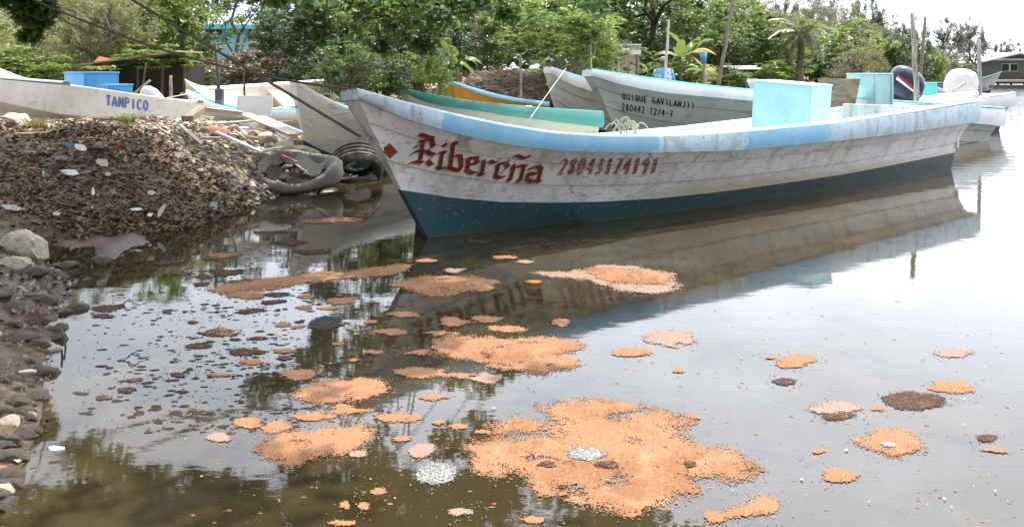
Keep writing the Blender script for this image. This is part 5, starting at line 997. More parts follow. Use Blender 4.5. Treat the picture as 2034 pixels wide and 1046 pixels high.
def bar(name, a, b, r, m, label, cat): a = Vector(a); b = Vector(b); k = MB(); k.tube([Vector(), b-a], r, 8); o = k.build(name, M[m], None, smooth=True); o.location = a; return tag(o, label, cat)
bar('white_pipe', P(1878, 193, 18.9), P(1918, 164, 18.7), .035, 'wood_pale', 'slanting white pipe in front of the white motor', 'pipe')
bar('mooring_roll', P(1830, 196, 18.3), P(1940, 188, 18.7), .075, 'white', 'thick white roll lying along the white boat gunwale', 'roll')
for (px, py, lab, m_, s_) in ((1868, 180, 'grey crumpled cloth left of the white motor', 'cloth_grey', (.17, .12, .26)), (1826, 178, 'white bundle at the foot of the tall pole', 'white_cloth', (.14, .12, .26))):
    k = loft([((0, 0, 0), s_[0], s_[1], .9), ((.02, 0, s_[2]*.35), s_[0]*.9, s_[1], .9), ((-.03, 0, s_[2]*.75), s_[0]*.6, s_[1]*.7, 1), ((-.06, 0, s_[2]), s_[0]*.2, s_[1]*.3, 1)], 14); o = k.build('bundle', M[m_], None, smooth=True); o.location = P(px, py+14, 18.9); o.rotation_euler = (0, R(-20), .4); tag(o, lab, 'bundle')
# load of the beached boat at left
bb = crate('blue_box', P(182, 192, 11.2), R(-36), .50, .44, .30, 'box_blue', 'bright blue box on the lettered boat'); crate('blue_step', P(232, 193, 10.8), R(-36), .18, .3, .14, 'box_blue', 'small blue block beside the bright blue box')
k = loft([((0, 0, 0), .26, .07, .7), ((0, 0, .1), .24, .07, .7), ((-.05, 0, .19), .15, .06, .9), ((-.08, 0, .23), .05, .03, 1)], 16); o = k.build('motor_hood', M['hull_white2'], None, smooth=True); o.location = P(300, 206, 11.2); o.rotation_euler = (0, 0, R(-36)); tag(o, 'pale rounded hood on the stern of the lettered boat', 'hood')

# ------------------------------------------------------------------ standing man
def man():
    foot = Vector((P(1318, 140, 18).x, 18, 0)); foot.z = max(hz(foot.x, foot.y), 0); top = CH+(HY-114)/FPX*18; H = top-foot.z
    rt = empty('person', foot, R(8), 'man in a blue print shirt and cap standing behind the boats', 'person'); s = H/1.75
    me = bpy.data.meshes.new('body')
    V = [(0, 0, .95), (0, 0, 1.15), (0, .01, 1.36), (0, .0, 1.47), (0, -.01, 1.53), (.10, 0, .88), (.11, .02, .48), (.11, 0, .08), (.11, -.13, .03), (-.10, 0, .88), (-.11, .02, .48), (-.11, 0, .08), (-.11, -.13, .03),
         (.17, 0, 1.42), (.25, .02, 1.16), (.23, -.10, .92), (.22, -.14, .84), (-.17, 0, 1.42), (-.25, .02, 1.16), (-.23, -.10, .92), (-.22, -.14, .84)]
    Ed = [(0, 1), (1, 2), (2, 3), (3, 4), (0, 5), (5, 6), (6, 7), (7, 8), (0, 9), (9, 10), (10, 11), (11, 12), (2, 13), (13, 14), (14, 15), (15, 16), (2, 17), (17, 18), (18, 19), (19, 20)]
    rad = [(.16, .11), (.15, .10), (.17, .10), (.06, .06), (.055, .055), (.085, .09), (.055, .06), (.04, .04), (.035, .03), (.085, .09), (.055, .06), (.04, .04), (.035, .03), (.07, .07), (.045, .045), (.032, .032), (.028, .028), (.07, .07), (.045, .045), (.032, .032), (.028, .028)]
    me.from_pydata([Vector(v)*s for v in V], Ed, []); o = link('body', me, M['skin'], rt); o.modifiers.new('skin', 'SKIN'); o.modifiers.new('sub', 'SUBSURF').levels = 2; o.modifiers['sub'].render_levels = 2
    sk = me.skin_vertices[0].data
    for i, r_ in enumerate(rad): sk[i].radius = (r_[0]*s, r_[1]*s); sk[i].use_root = (i == 0)
    hd = loft([((0, -.005, 1.50*s), .045*s, .05*s, 1), ((0, -.02, 1.535*s), .06*s, .075*s, 1), ((0, -.01, 1.59*s), .073*s, .092*s, 1), ((0, 0, 1.65*s), .077*s, .098*s, 1), ((0, .005, 1.70*s), .07*s, .09*s, 1), ((0, .005, 1.74*s), .04*s, .05*s, 1)], 18); h_ = hd.build('head', M['skin'], rt, smooth=True)
    k = MB(); k.add([(-.014*s, -.095*s, 1.615*s), (.014*s, -.095*s, 1.615*s), (.018*s, -.10*s, 1.575*s), (-.018*s, -.10*s, 1.575*s), (0, -.125*s, 1.58*s), (0, -.10*s, 1.625*s)], [(0, 5, 4, 3), (5, 1, 2, 4), (3, 4, 2)]); k.build('nose', M['skin'], h_)
    for sx in (-1, 1):
        k = loft([((sx*.03*s, -.092*s, 1.618*s), .012*s, .006*s, 1), ((sx*.03*s, -.092*s, 1.628*s), .012*s, .006*s, 1)], 8); k.build('eye', M['black_metal'], h_); k = loft([((sx*.078*s, .01*s, 1.58*s), .010*s, .018*s, 1), ((sx*.082*s, .012*s, 1.63*s), .012*s, .022*s, 1)], 8); k.build('ear', M['skin'], h_)
    k = MB(); k.box((0, -.09*s, 1.553*s), (.045*s, .012*s, .008*s)); k.build('mouth', M['brick'], h_)
    cp = loft([((0, 0, 1.655*s), .083*s, .104*s, 1), ((0, .003, 1.71*s), .082*s, .10*s, 1), ((0, .005, 1.755*s), .062*s, .075*s, 1), ((0, .005, 1.772*s), .02*s, .03*s, 1)], 18); c_ = cp.build('cap', M['cap_cloth'], rt, smooth=True)
    k = loft([((0, -.11*s, 1.658*s), .07*s, .075*s, 1), ((0, -.11*s, 1.668*s), .068*s, .073*s, 1)], 16); k.build('visor', M['cap_cloth'], c_)
    sh = loft([((0, 0, .88*s), .20*s, .14*s, .9), ((0, 0, 1.1*s), .19*s, .135*s, .9), ((0, 0, 1.32*s), .215*s, .135*s, .9), ((0, 0, 1.425*s), .20*s, .115*s, .9), ((0, 0, 1.475*s), .11*s, .085*s, .95), ((0, 0, 1.50*s), .07*s, .07*s, 1)], 20); so_ = sh.build('shirt', M['shirt'], rt, smooth=True)
    for sx in (-1, 1): k = MB(); k.tube([(sx*.16*s, 0, 1.42*s), (sx*.215*s, .01*s, 1.30*s), (sx*.252*s, .02*s, 1.15*s)], [.085*s, .075*s, .066*s], 10); k.build('sleeve', M['shirt'], so_, smooth=True)
    for sx in (-1, 1):
        k = MB(); k.tube([(sx*.09*s, 0, .92*s), (sx*.11*s, .02*s, .5*s), (sx*.11*s, 0, .09*s)], [.105*s, .085*s, .07*s], 10); k.build('trouser_leg', M['trousers'], rt, smooth=True)
        for j in range(5):
            bx = sx*(.225-.0)*s; k = MB(); yy = (-.155+.013*j-.02)*s; L_ = [.05, .075, .085, .08, .062][j]*s; k.tube([(bx, yy, .83*s), (bx-sx*.004, yy-.01*s, .83*s-L_*.55), (bx-sx*.012, yy-.004*s, .83*s-L_)], [.0085*s, .008*s, .006*s], 6); k.build('finger', M['skin'], rt, smooth=True)
man()

for i, (px, d, top, wd, lf, lab) in enumerate([(-20, 24, 4.2, 4.2, 'leaf_olive', 'back row tree at the far left edge'), (110, 25, 4.3, 4.2, 'leaf_bright', 'back row tree left of the bare tree'), (235, 26, 4.4, 4.2, 'leaf_mid', 'back row tree right of the bare tree'), (345, 27, 4.5, 3.6, 'leaf_bright', 'back row tree left of the turquoise house roof'), (590, 25, 4.2, 3.2, 'leaf_mid', 'back row tree right of the turquoise house roof'), (900, 27, 4.6, 4.0, 'leaf_mid', 'back row tree above the sapling'), (1080, 29, 4.9, 4.4, 'leaf_bright', 'back row tree above the white sacks'), (1240, 40, 6.0, 5.4, 'leaf_mid', 'back row tree above the little hut'), (1420, 45, 5.6, 5.6, 'leaf_bright', 'back row tree behind the leaning pole top'), (1525, 48, 4.6, 4.6, 'leaf_bright', 'back row tree left of the palm crown')]):
    tree('back_row_tree', px, d, top, wd, lf, 'broad', lab, 'back row of trees', bottom=1.2, trunk_r=.13, seed=300+i, depth=2.6)
for i, (px, d, top, wd, lab) in enumerate([(1440, 56, 6.6, 5.0, 'far feathery tree left of the leaning pole top'), (1530, 57, 6.4, 5.0, 'far feathery tree behind the palm, left side'), (1610, 58, 6.3, 4.6, 'far feathery tree behind the palm, right side'), (1690, 58, 5.9, 4.6, 'far feathery tree over the sea grape'), (1760, 60, 5.0, 3.6, 'far feathery tree left of the two poles')]):
    tree('far_tree', px, d, top, wd, 'leaf_olive', 'fine', lab, 'far trees on the skyline', bottom=1.5, trunk_r=.14, seed=400+i, bark='bark_dark')
# ------------------------------------------------------------------ rocks and rubble
ROCKS = []
for sd in range(7):
    bm = bmesh.new(); bmesh.ops.create_icosphere(bm, subdivisions=3, radius=1); r = random.Random(sd); pl_ = [(Vector((r.gauss(0, 1), r.gauss(0, 1), r.gauss(0, 1))).normalized(), r.uniform(.55, .9)) for _ in range(11)]
    for v in bm.verts:
        p = v.co.normalized(); k = 1.0
        for nn_, dd in pl_:
            c = p.dot(nn_)
            if c > 0: k = min(k, dd/c)
        v.co = p*k*(1 + .07*mnoise.noise(p*2.5+Vector((sd*9, 0, 0))) + .03*mnoise.noise(p*8))
    me = bpy.data.meshes.new('rock'); bm.to_mesh(me); bm.free(); me.shade_smooth(); me.set_sharp_from_angle(angle=R(24)); ROCKS.append(me)
RMESH = {}
def rock(loc, sx, sy, sz, m, label, group=None, seed=0, name='rock', cat='rock', rz=None):
    key = (seed % 7, m)
    if key not in RMESH: q = ROCKS[seed % 7].copy(); q.name = name; q.materials.append(M[m]); RMESH[key] = q
    r = random.Random(seed); o = link(name, RMESH[key], None); o.location = loc; o.scale = (sx, sy, sz); o.rotation_euler = (r.uniform(-.15, .15), r.uniform(-.15, .15), r.uniform(0, 6.28) if rz is None else rz); return tag(o, label, cat, group)
def rpx(px, py, wpx, hpx, m, label, seed, group=None, name='rock', cat='rock', sink=.35):
    """rock whose visible middle sits at a photo pixel on the bank; sizes in photo pixels"""
    g = ground_at(px, py + hpx*.35, 2.2, 40); s = g.y/FPX; rad = wpx*s/2; return rock((g.x, g.y+rad*.3, g.z + hpx*s*(.5-sink)), rad*1.1, rad*.9, hpx*s*.62, m, label, group, seed, name, cat, rz=random.Random(seed).uniform(-.3, .3))
rpx(42, 485, 100, 62, 'rock', 'big pale boulder at the left edge of the water', 1); rpx(30, 522, 75, 30, 'rock', 'flat pale stone under the big boulder', 3); rpx(60, 540, 60, 24, 'rock_dark', 'dark stone below the flat pale stone', 4)
rpx(664, 252, 78, 42, 'rock', 'large cream block at the top of the rubble beside the bow', 2); rpx(530, 272, 50, 34, 'rock', 'cream boulder in the middle of the rubble', 5); rpx(572, 272, 46, 34, 'concrete', 'broken hollow concrete lump beside the yellow cloth', 6); rpx(560, 288, 60, 22, 'rock', 'rounded pale stone below the concrete lump', 0)
rpx(655, 296, 72, 40, 'concrete', 'pitted concrete slab end above the tyres', 4); rpx(605, 302, 70, 28, 'rock', 'long cream stone left of the pitted slab', 1); rpx(424, 262, 60, 24, 'brick', 'reddish clay lump on the rubble', 2); rpx(478, 288, 34, 26, 'concrete', 'squarish grey stone below the reddish lump', 3); rpx(648, 320, 34, 34, 'rock_dark', 'dark mossy stone between the torn tyre and the standing tyre', 5); rpx(690, 318, 50, 30, 'rock', 'stone showing through the standing tyre', 6)
rpx(546, 368, 44, 22, 'wood_pale', 'tan block at the water edge below the torn tyre', 0, cat='block', name='block'); rpx(200, 518, 40, 26, 'rock_dark', 'brown wet stone in front of the rusty slab', 2); rpx(255, 232, 40, 12, 'white', 'whitish stone on the path by the lettered boat', 5)
rp = random.Random(21); RB, SL_, WS = [], [], []
RM = [('the cream boulder', 530, 272), ('the yellow cloth', 606, 274), ('the reddish clay lump', 424, 262), ('the pitted slab', 655, 296), ('the large cream block', 664, 252), ('the wide pale board', 540, 297), ('the torn tyre', 588, 340), ('the white board', 506, 215), ('the brown beam end', 385, 226), ('the squarish grey stone', 478, 288)]
SM = [('the pale triangular shard', 424, 407), ('the tan slab scrap', 355, 308), ('the pale scrap on the slope', 395, 340), ('the upright twig', 485, 350), ('the tan block', 546, 368), ('the squarish grey stone', 478, 290), ('the torn tyre', 560, 345)]
WM = [('the big pale boulder', 42, 485), ('the flat pale stone', 30, 522), ('the rusty sheet scrap', 70, 630), ('the tan floating chip', 55, 745), ('the pale scrap', 110, 900), ('the dark stone below the boulder', 60, 545), ('the bottom left corner', 0, 1040), ('the standing dark twig', 120, 690)]
for i in range(90):
    px = rp.uniform(380, 715); py = rp.uniform(238, 312) + max(0, (560-px)*.06); w_ = rp.choice([9, 11, 13, 16, 20, 26, 34]); RB.append((rpx(px, py, w_, w_*rp.uniform(.5, .8), rp.choice(['rock', 'rock', 'rock', 'concrete', 'brick' if i % 5 == 0 else 'rock']), 'pale rubble stone in the sunlit debris between the mound and the bow', 300+i, 'rubble stones'), px, py))
relabel(RB, 'rubble stone', RM)
for i in range(46):
    px = rp.uniform(330, 575); py = rp.uniform(300, 395); w_ = rp.uniform(8, 18)
    if py > 440 - (px-330)*.25: continue
    SL_.append((rpx(px, py, w_, w_*.6, rp.choice(['rock', 'concrete', 'rock_dark']), 'small stone on the sunlit right slope of the mound', 500+i, 'stones on the mound slope'), px, py))
relabel(SL_, 'small slope stone', SM)
for i in range(75):
    py = rp.uniform(500, 1010); px = rp.uniform(-5, max(25, 190-(py-520)*.42)); w_ = rp.uniform(14, 52)*(.7+py/1800); WS.append((rpx(px, py, w_, w_*.45, rp.choice(['rock_dark', 'rock_dark', 'rock_dark', 'rock_dark', 'rock_dark', 'brick' if i % 3 == 0 else 'rock']), 'wet stone along the near left shore, shade in its dark colour', 700+i, 'wet stones on the near shore', sink=.5), px, py))  # mostly the dark stone, so the shore's shade comes with the colour
relabel(WS, 'wet shore stone', WM)
# rusty ledge in the little inlet
def slab():
    mb = MB(); rows = []
    for i in range(22):
        row_ = []
        for k in range(12):
            px = lerp(92, 330, i/21); py = lerp(508, 448, k/11); g = G(px, py + 10*math.sin(i*.7)); e = math.sin(math.pi*i/21)**.5*math.sin(math.pi*min(1, .08+k/11))**.5; row_.append(Vector((g.x, g.y, -.05 + .075*e + .05*mnoise.noise(Vector((g.x*5, g.y*5, 2))))))
        rows.append(row_)
    mb.grid(rows); o = mb.build('rusty_ledge', M['rust'], None, smooth=True); c = o.data.vertices[130].co.copy()
    for v in o.data.vertices: v.co -= Vector((c.x, c.y, 0))
    o.location = (c.x, c.y, 0); tag(o, 'rust brown ledge just above water in the left inlet', 'ledge')
slab()
# ------------------------------------------------------------------ tyres
def tyre(label, loc, rot, Ro=.34, Wd=.24, m='rubber', squash=(1, 1, 1), seg=40):
    rt = empty('old_tyre', loc, 0, label, 'tyre', 'dumped tyres'); rt.rotation_euler = rot; rt.scale = squash; h = Wd/2; Ri = Ro*.60
    tr = [(Ro-.03, -h*.96), (Ro-.006, -h*.80)]
    for k in range(4): z = -h*.62+k*h*.41; tr += [(Ro, z-.018), (Ro-.014, z-.012), (Ro-.014, z+.012), (Ro, z+.018)]
    tr += [(Ro-.006, h*.80), (Ro-.03, h*.96)]
    b = MB(); b.lathe(tr, seg); b.build('tread', M[m], rt, smooth=False)
    for s in (-1, 1): b = MB(); b.lathe([(Ro-.03, s*h*.96), (Ro-.08, s*h*1.03), (Ri+.06, s*h*.95), (Ri+.01, s*h*.8), (Ri, s*h*.7), (Ri+.012, s*h*.66), (Ri+.05, s*h*.78)], seg); b.build('sidewall', M[m], rt, smooth=True)
    b = MB(); b.lathe([(Ri+.05, -h*.78), (Ro-.06, -h*.8), (Ro-.035, 0), (Ro-.06, h*.8), (Ri+.05, h*.78)], seg); b.build('inner_casing', M['rubber'], rt, smooth=True)
    return rt
g = ground_at(707, 352); tyre('black tyre standing half sunk beside the bow', (P(709, 300, 10.9).x, 10.9, .17), (R(132), 0, R(14)), .33, .28)
g = G(700, 357); tyre('dark tyre lying almost under water below the standing tyre', (g.x, g.y+.12, -.02), (R(4), R(-3), 0), .33, .16)
def torn():
    rt = empty('torn_tyre', (-2.50, 9.9, .16), 0, 'torn grey tyre spread open at the water edge', 'tyre', 'dumped tyres'); rt.rotation_euler = (R(20), R(7), R(-8)); seg = 48; rows = []; inner = []
    for i in range(seg+1):
        a = 2*math.pi*i/seg; ex = 1+.10*math.sin(2*a+.6)+.06*math.sin(3*a); rx, ry = .47*ex, .40*ex; c, s = math.cos(a), math.sin(a); hgt = .10+.05*math.sin(a+.6)+.03*math.sin(3*a+1); pr = []
        for (f, z) in ((.80, .02), (.97, -.03), (1.02, .03), (1.0, hgt), (.93, hgt+.035), (.84, hgt+.02), (.72, hgt-.03), (.66, hgt-.07)): pr.append(Vector((rx*f*c, ry*f*s, z)))
        rows.append(pr)
    b = MB(); b.grid(rows); b.build('casing', M['rubber_grey'], rt, smooth=True)
    b = MB(); k = [Vector((.36*math.cos(t), .30*math.sin(t), .035+.02*math.sin(5*t))) for t in np.linspace(0, 6.28, 30)]; b.add([Vector((0, 0, .0))]+k, [(0, i, i+1) for i in range(1, 29)]+[(0, 29, 30), (0, 30, 1)]); b.build('trapped_dirt', M['ground'], rt)
    b = MB(); rws = [[Vector((lerp(-.12, .34, i/8), lerp(.05, -.02, i/8) + (k-1)*.10, .15+.05*math.sin(i*.8)+.03*k)) for k in range(3)] for i in range(9)]; b.grid(rws); b.build('torn_flap', M['rubber_grey'], rt, smooth=True)
    for i in range(9):
        rr_ = random.Random(i); o = rock(Vector((0, 0, 0)), 1, 1, 1, 'rock', None, None, 900+i, 'pebble', None); o.parent = rt; o.location = (rr_.uniform(-.22, .22), rr_.uniform(-.18, .16), .05); sc_ = rr_.uniform(.02, .05); o.scale = (sc_*1.4, sc_, sc_*.7)
torn()
# ------------------------------------------------------------------ boards, cloths, trash
def slabpx(name, px, py, wpx, hpx, m, label, yaw=0, pitch=0, roll=0, th=.02, d=None, cat=None, group=None, lift=.02, bev=.004):
    g = ground_at(px, py+hpx*.4, 2.2, 40) if d is None else P(px, py, d); s = g.y/FPX; b = MB()
    if name == 'trash_scrap':
        rr_ = random.Random(px*7+py); kk = rr_.randint(5, 8); ring = [(wpx*s*.46*rr_.uniform(.55, 1.1)*math.cos(6.283*i/kk+.4), hpx*s*.46*rr_.uniform(.6, 1.1)*math.sin(6.283*i/kk+.4)) for i in range(kk)]
        b.add([(x, -th/2, z) for x, z in ring]+[(x, th/2, z) for x, z in ring], [tuple(range(kk)), tuple(range(2*kk-1, kk-1, -1))]+[(i, (i+1) % kk, kk+(i+1) % kk, kk+i) for i in range(kk)]); bev = 0
    else: b.box((0, 0, 0), (wpx*s, th, hpx*s))
    o = b.build(name, M[m], None, bevel=bev); o.location = g + Vector((0, 0, lift + (hpx*s*(.16 if name == 'trash_scrap' else .42) if d is None else 0))); o.rotation_euler = (R(pitch), R(roll), R(yaw)); return tag(o, label, cat or name.split('_')[-1], group)
slabpx('white_board', 506, 214, 68, 42, 'white', 'blank white board leaning on the rubble', d=11.0, yaw=6, pitch=-18, cat='board', th=.03)
def plank(a, b, w_, t, m, label, name='plank', cat='plank', group='loose planks'):
    a = Vector(a); b = Vector(b); L = (b-a).length; q = (b-a).to_track_quat('X', 'Z'); k = MB(); k.box((L/2, 0, 0), (L, w_, t)); o = k.build(name, M[m], None, bevel=.004); o.location = a; o.rotation_mode = 'QUATERNION'; o.rotation_quaternion = q; return tag(o, label, cat, group)
plank(P(484, 226, 10.9), P(585, 268, 9.9), .16, .03, 'wood_pale', 'broad bleached plank sloping down from the white board'); plank(P(520, 232, 10.8), P(600, 264, 10.0), .06, .03, 'white', 'narrow white batten beside the broad bleached plank'); plank(P(372, 236, 9.9), P(400, 216, 10.3), .14, .07, 'wood', 'thick brown beam end right of the lettered boat'); plank(P(398, 216, 10.3), P(482, 226, 10.4), .10, .05, 'wood_pale', 'pale beam running from the brown beam end to the white board'); plank(P(425, 246, 10.0), P(500, 240, 10.3), .12, .02, 'wood_pale', 'short pale board on the stones below the beams'); plank(P(430, 262, 9.6), P(520, 302, 9.2), .05, .02, 'white', 'long white strip lying down the rubble'); plank(P(505, 303, 9.7), P(570, 290, 9.9), .15, .02, 'wood_pale', 'wide pale board lying on the rubble above the torn tyre'); plank(P(30, 266, 8.75), P(190, 259, 8.9), .05, .015, 'wood_pale', 'long thin slat lying along the mound crest')
plank(P(590, 322, 9.55), P(560, 308, 9.7), .035, .015, 'plastic_red', 'red slat caught in the torn tyre', 'slat', 'slat', None)
plank(P(610, 342, 9.5), P(575, 318, 9.6), .02, .012, 'wood_pale', 'thin pale stick in the torn tyre', 'stick', 'stick', None)
rj = random.Random(31); JM_ = [('the white board', 506, 215), ('the cream boulder', 530, 272), ('the large cream block', 664, 252), ('the yellow cloth', 606, 274), ('the reddish clay lump', 424, 262)]; JL = []
for i in range(26):
    px = rj.uniform(395, 690); py = rj.uniform(232, 300); g = ground_at(px, py); an = rj.uniform(-.9, .9) + (3.14 if rj.random() < .5 else 0); L = rj.uniform(.12, .55); e = Vector((math.cos(an)*L, math.sin(an)*L*.7, 0)); z2 = max(hz(g.x+e.x, g.y+e.y), 0)
    a_ = g + Vector((0, 0, .05)); b_ = Vector((g.x+e.x, g.y+e.y, z2+rj.uniform(.05, .16))); JL.append((plank(a_, b_, rj.uniform(.02, .08), rj.uniform(.012, .03), rj.choice(['wood_pale', 'wood_pale', 'white', 'wood', 'wood_grey']), 'loose plank', group='scattered planks'), px, py))
relabel(JL, 'scattered plank piece', JM_)
def arc_piece():
    pts = [G(632, 378), G(640, 370), G(652, 365), G(668, 362)]; a = pts[0].copy(); k = MB(); k.tube([p-a+Vector((0, 0, .03+.02*i)) for i, p in enumerate(pts)], [.022, .03, .03, .026], 8); o = k.build('white_hose', M['plastic_white'], None, smooth=True); o.location = a; tag(o, 'short curved white hose at the water edge below the torn tyre', 'hose')
arc_piece()
def cloth(px, py, wpx, hpx, m, label, seed=1, name='cloth', cat='cloth', thick=.0, lift=.06):
    g = ground_at(px, py+hpx*.5); s = g.y/FPX; mb = MB(); rows = []; n_ = 14
    for i in range(n_+1):
        rw = []
        for k in range(n_+1):
            u_, v_ = i/n_-.5, k/n_-.5; e = 1-.35*max(abs(u_), abs(v_))*2; h = mnoise.noise(Vector((u_*3+seed, v_*3, 1)))*.5+mnoise.noise(Vector((u_*8+seed, v_*5, 4)))*.22
            rw.append(Vector((u_*wpx*s*(1+.2*mnoise.noise(Vector((v_*3, seed, 0)))), v_*hpx*s*1.3*(1+.2*mnoise.noise(Vector((u_*3, seed, 7)))), (h*.5+.5*(1-4*(u_*u_+v_*v_)))*hpx*s*.55)))
        rows.append(rw)
    mb.grid(rows); o = mb.build(name, M[m], None, smooth=True); o.location = g + Vector((0, hpx*s*.4, lift)); o.rotation_euler = (R(28), 0, R(seed*20)); 
    so_ = o.modifiers.new('thick', 'SOLIDIFY'); so_.thickness = .012
    return tag(o, label, cat)
cloth(606, 274, 46, 34, 'cloth_yellow', 'crumpled yellow cloth on the rubble', 2); cloth(655, 274, 70, 34, 'cloth_grey', 'grey foam cushion propped on the rubble beside the bow', 4, 'cushion', 'cushion'); cloth(30, 230, 70, 40, 'dry_brush', 'brown clod of roots at the left end of the lettered boat', 5, 'root_clod', 'clod')
cloth(640, 252, 30, 14, 'plastic_white', 'white plastic bag between the cream block and the planks', 7, 'plastic_bag', 'bag'); cloth(470, 270, 40, 14, 'plastic_white', 'pale plastic sheet beside the reddish lump', 8, 'plastic_sheet', 'sheet')
TR = [(322, 410, 13, 46, 'glass', 'tall pale glass shard leaning at the mound foot', 20, -35, 25), (424, 407, 26, 22, 'glass', 'pale triangular glass shard near the water at the mound foot', -10, -40, 35), (138, 343, 42, 17, 'plastic_white', 'white tile on the shaded mound', 8, -50, 8), (160, 292, 36, 22, 'plastic_white', 'greyish white plastic scrap near the mound crest', 12, -50, 20), (195, 288, 20, 14, 'glass', 'pale glassy scrap near the mound crest', 4, -40, -10), (135, 290, 18, 14, 'plastic_blue', 'blue plastic scrap near the mound crest', 20, -45, 30), (236, 288, 12, 14, 'plastic_red', 'red scrap near the mound crest', 0, -40, 0), (205, 325, 40, 22, 'concrete', 'grey curved shard in the middle of the mound', 14, -45, 22), (122, 315, 44, 18, 'cloth_grey', 'grey flat scrap on the mound', -5, -45, 5), (185, 380, 8, 28, 'plastic_white', 'thin white stick on the mound', 0, -50, -40), (85, 345, 6, 20, 'glass', 'thin pale strip on the mound', 0, -50, -40), (65, 338, 26, 6, 'plastic_orange', 'orange strip on the mound', 10, -50, 5), (10, 398, 10, 8, 'plastic_red', 'small red scrap at the left edge', 0, -40, 0), (25, 415, 50, 20, 'wood_grey', 'grey board scrap above the boulder', 14, -60, 14), (298, 432, 20, 10, 'plastic_white', 'whitish scrap beside the tall glass shard', 0, -60, 0), (170, 345, 30, 12, 'wood', 'brown chip beside the white tile', -14, -60, -10), (355, 308, 26, 30, 'concrete', 'tan slab scrap on the right shoulder of the mound', 30, -45, -30), (60, 305, 50, 8, 'wood_grey', 'grey stick chip at the left of the mound', -4, -60, 4), (395, 340, 24, 8, 'plastic_white', 'pale scrap on the sunlit slope', 10, -50, 0), (112, 425, 24, 16, 'wood_pale', 'tan chip above the rusty ledge', 8, -60, 10), (270, 420, 30, 12, 'plastic_white', 'flat whitish scrap left of the tall glass shard', 5, -60, 0), (300, 385, 20, 16, 'wood_pale', 'tan chip above the tall glass shard', 5, -50, 12), (215, 350, 16, 12, 'wood_pale', 'round tan chip in the middle of the mound', 5, -50, 12), (480, 255, 40, 8, 'plastic_white', 'white strip among the sunlit stones', 10, -60, 0), (55, 745, 40, 12, 'wood_pale', 'tan floating chip by the near left shore', 6, -75, 0), (110, 900, 40, 14, 'plastic_white', 'pale scrap at the near left water edge', 10, -70, 4), (70, 630, 40, 40, 'rust', 'rusty sheet scrap standing at the near left shore', 10, -25, 4)]
for (px, py, w_, h_, m_, lab, yaw, pit, rol) in TR: slabpx('trash_scrap', px, py, w_, h_, m_, lab, yaw, pit, rol, th=.010, cat='scrap', group='trash on the bank', bev=.002)
# leaf litter, chips and gravel over the bank: far too many to count
def litter(name, regions, n_, m, lo, hi, label, seed, tilt=.6, lift=.012):
    r = np.random.RandomState(seed); xs_, ys_ = [], []
    for (x0, x1, y0, y1, w_) in regions: q = int(n_*w_); xs_.append(r.uniform(x0, x1, q)); ys_.append(r.uniform(y0, y1, q))
    X = np.concatenate(xs_); Y = np.concatenate(ys_); s = shore_dist(X, Y); k = s > -.05; X, Y = X[k], Y[k]; Z = height(X, Y) + lift; S_ = (lo + (hi-lo)*r.rand(len(X))**2.2)*np.clip(Y/8.5, .35, 1.3)
    dn_ = wav(X*1.7+3, Y*1.7) + .5*wav(X*4, Y*4+2); k = dn_ > r.uniform(-.75, .25, len(X)) + (np.clip((Y-8.75)*2.2, 0, 1.0) if name == 'leaf_litter' else 0); X, Y, Z, S_ = X[k], Y[k], Z[k], S_[k]
    return chips(name, np.stack([X, Y, S_, Z], 1), m, .8, 2.4, tilt=tilt, label=label, cat='litter')
lit = mat('leaf_litter_chips', (.2, .15, .1), .85, island=[(.09, .055, .032), (.21, .14, .085), (.36, .27, .18), (.15, .09, .05), (.27, .19, .12), (.05, .038, .028)])
grv = mat('gravel_chips', (.4, .34, .27), .9, island=[(.30, .25, .19), (.46, .40, .32), (.58, .52, .44), (.24, .20, .16)])
REG = [(-6.5, -2.4, 7.0, 9.6, .77), (-4.2, -1.2, 2.2, 7.0, .05), (-5.5, -1.5, 9.2, 13.5, .18)]
litter('leaf_litter', REG, 95000, lit, .003, .026, 'brown leaf litter and chips covering the mound', 4, .7, .014)
litter('gravel', [(-6.5, -2.2, 8.7, 11, .55), (-5, -1.0, 10.5, 14, .33), (-2, 12, 13, 34, .12)], 20000, grv, .008, .03, 'pale gravel and rubble crumbs in the sun', 6, .5, .012)
wet = mat('wet_shaded_litter', (.05, .04, .03), .35, island=[(.03, .025, .02), (.07, .05, .035), (.13, .10, .07), (.05, .03, .02)])  # chip colours hold the near shore's shade as well as its wetness
litter('wet_shaded_litter', [(-4.2, -1.2, 2.2, 7.3, 1)], 22000, wet, .006, .03, 'wet leaves and muck along the near shore, shade in their dark colour', 9, .6, .012)
def twigs(n_, seed):
    r = np.random.RandomState(seed); X = r.uniform(-6.2, -2.5, n_); Y = r.uniform(7.0, 10.2, n_); k = shore_dist(X, Y) > .03; X, Y = X[k], Y[k]; n_ = len(X); a = r.uniform(0, 6.28, n_); L = r.uniform(.03, .16, n_)**1.0
    x2 = X+np.cos(a)*L; y2 = Y+np.sin(a)*L; p = np.stack([X, Y, height(X, Y)+.018], 1); q = np.stack([x2, y2, height(x2, y2)+r.uniform(.015, .06, n_)], 1); w_ = r.uniform(.002, .006, (n_, 1)); u_ = np.array([[0, 0, 1.]])*w_
    v = np.stack([p-u_, q-u_*.5, q+u_*.5, p+u_], 1).reshape(-1, 3); tag(link('twig_litter', np_mesh('twig_litter', v, np.arange(len(v)).reshape(-1, 4)), M['dry_brush']), 'dry twigs strewn through the mound litter', 'litter', kind='stuff')
twigs(2600, 3)
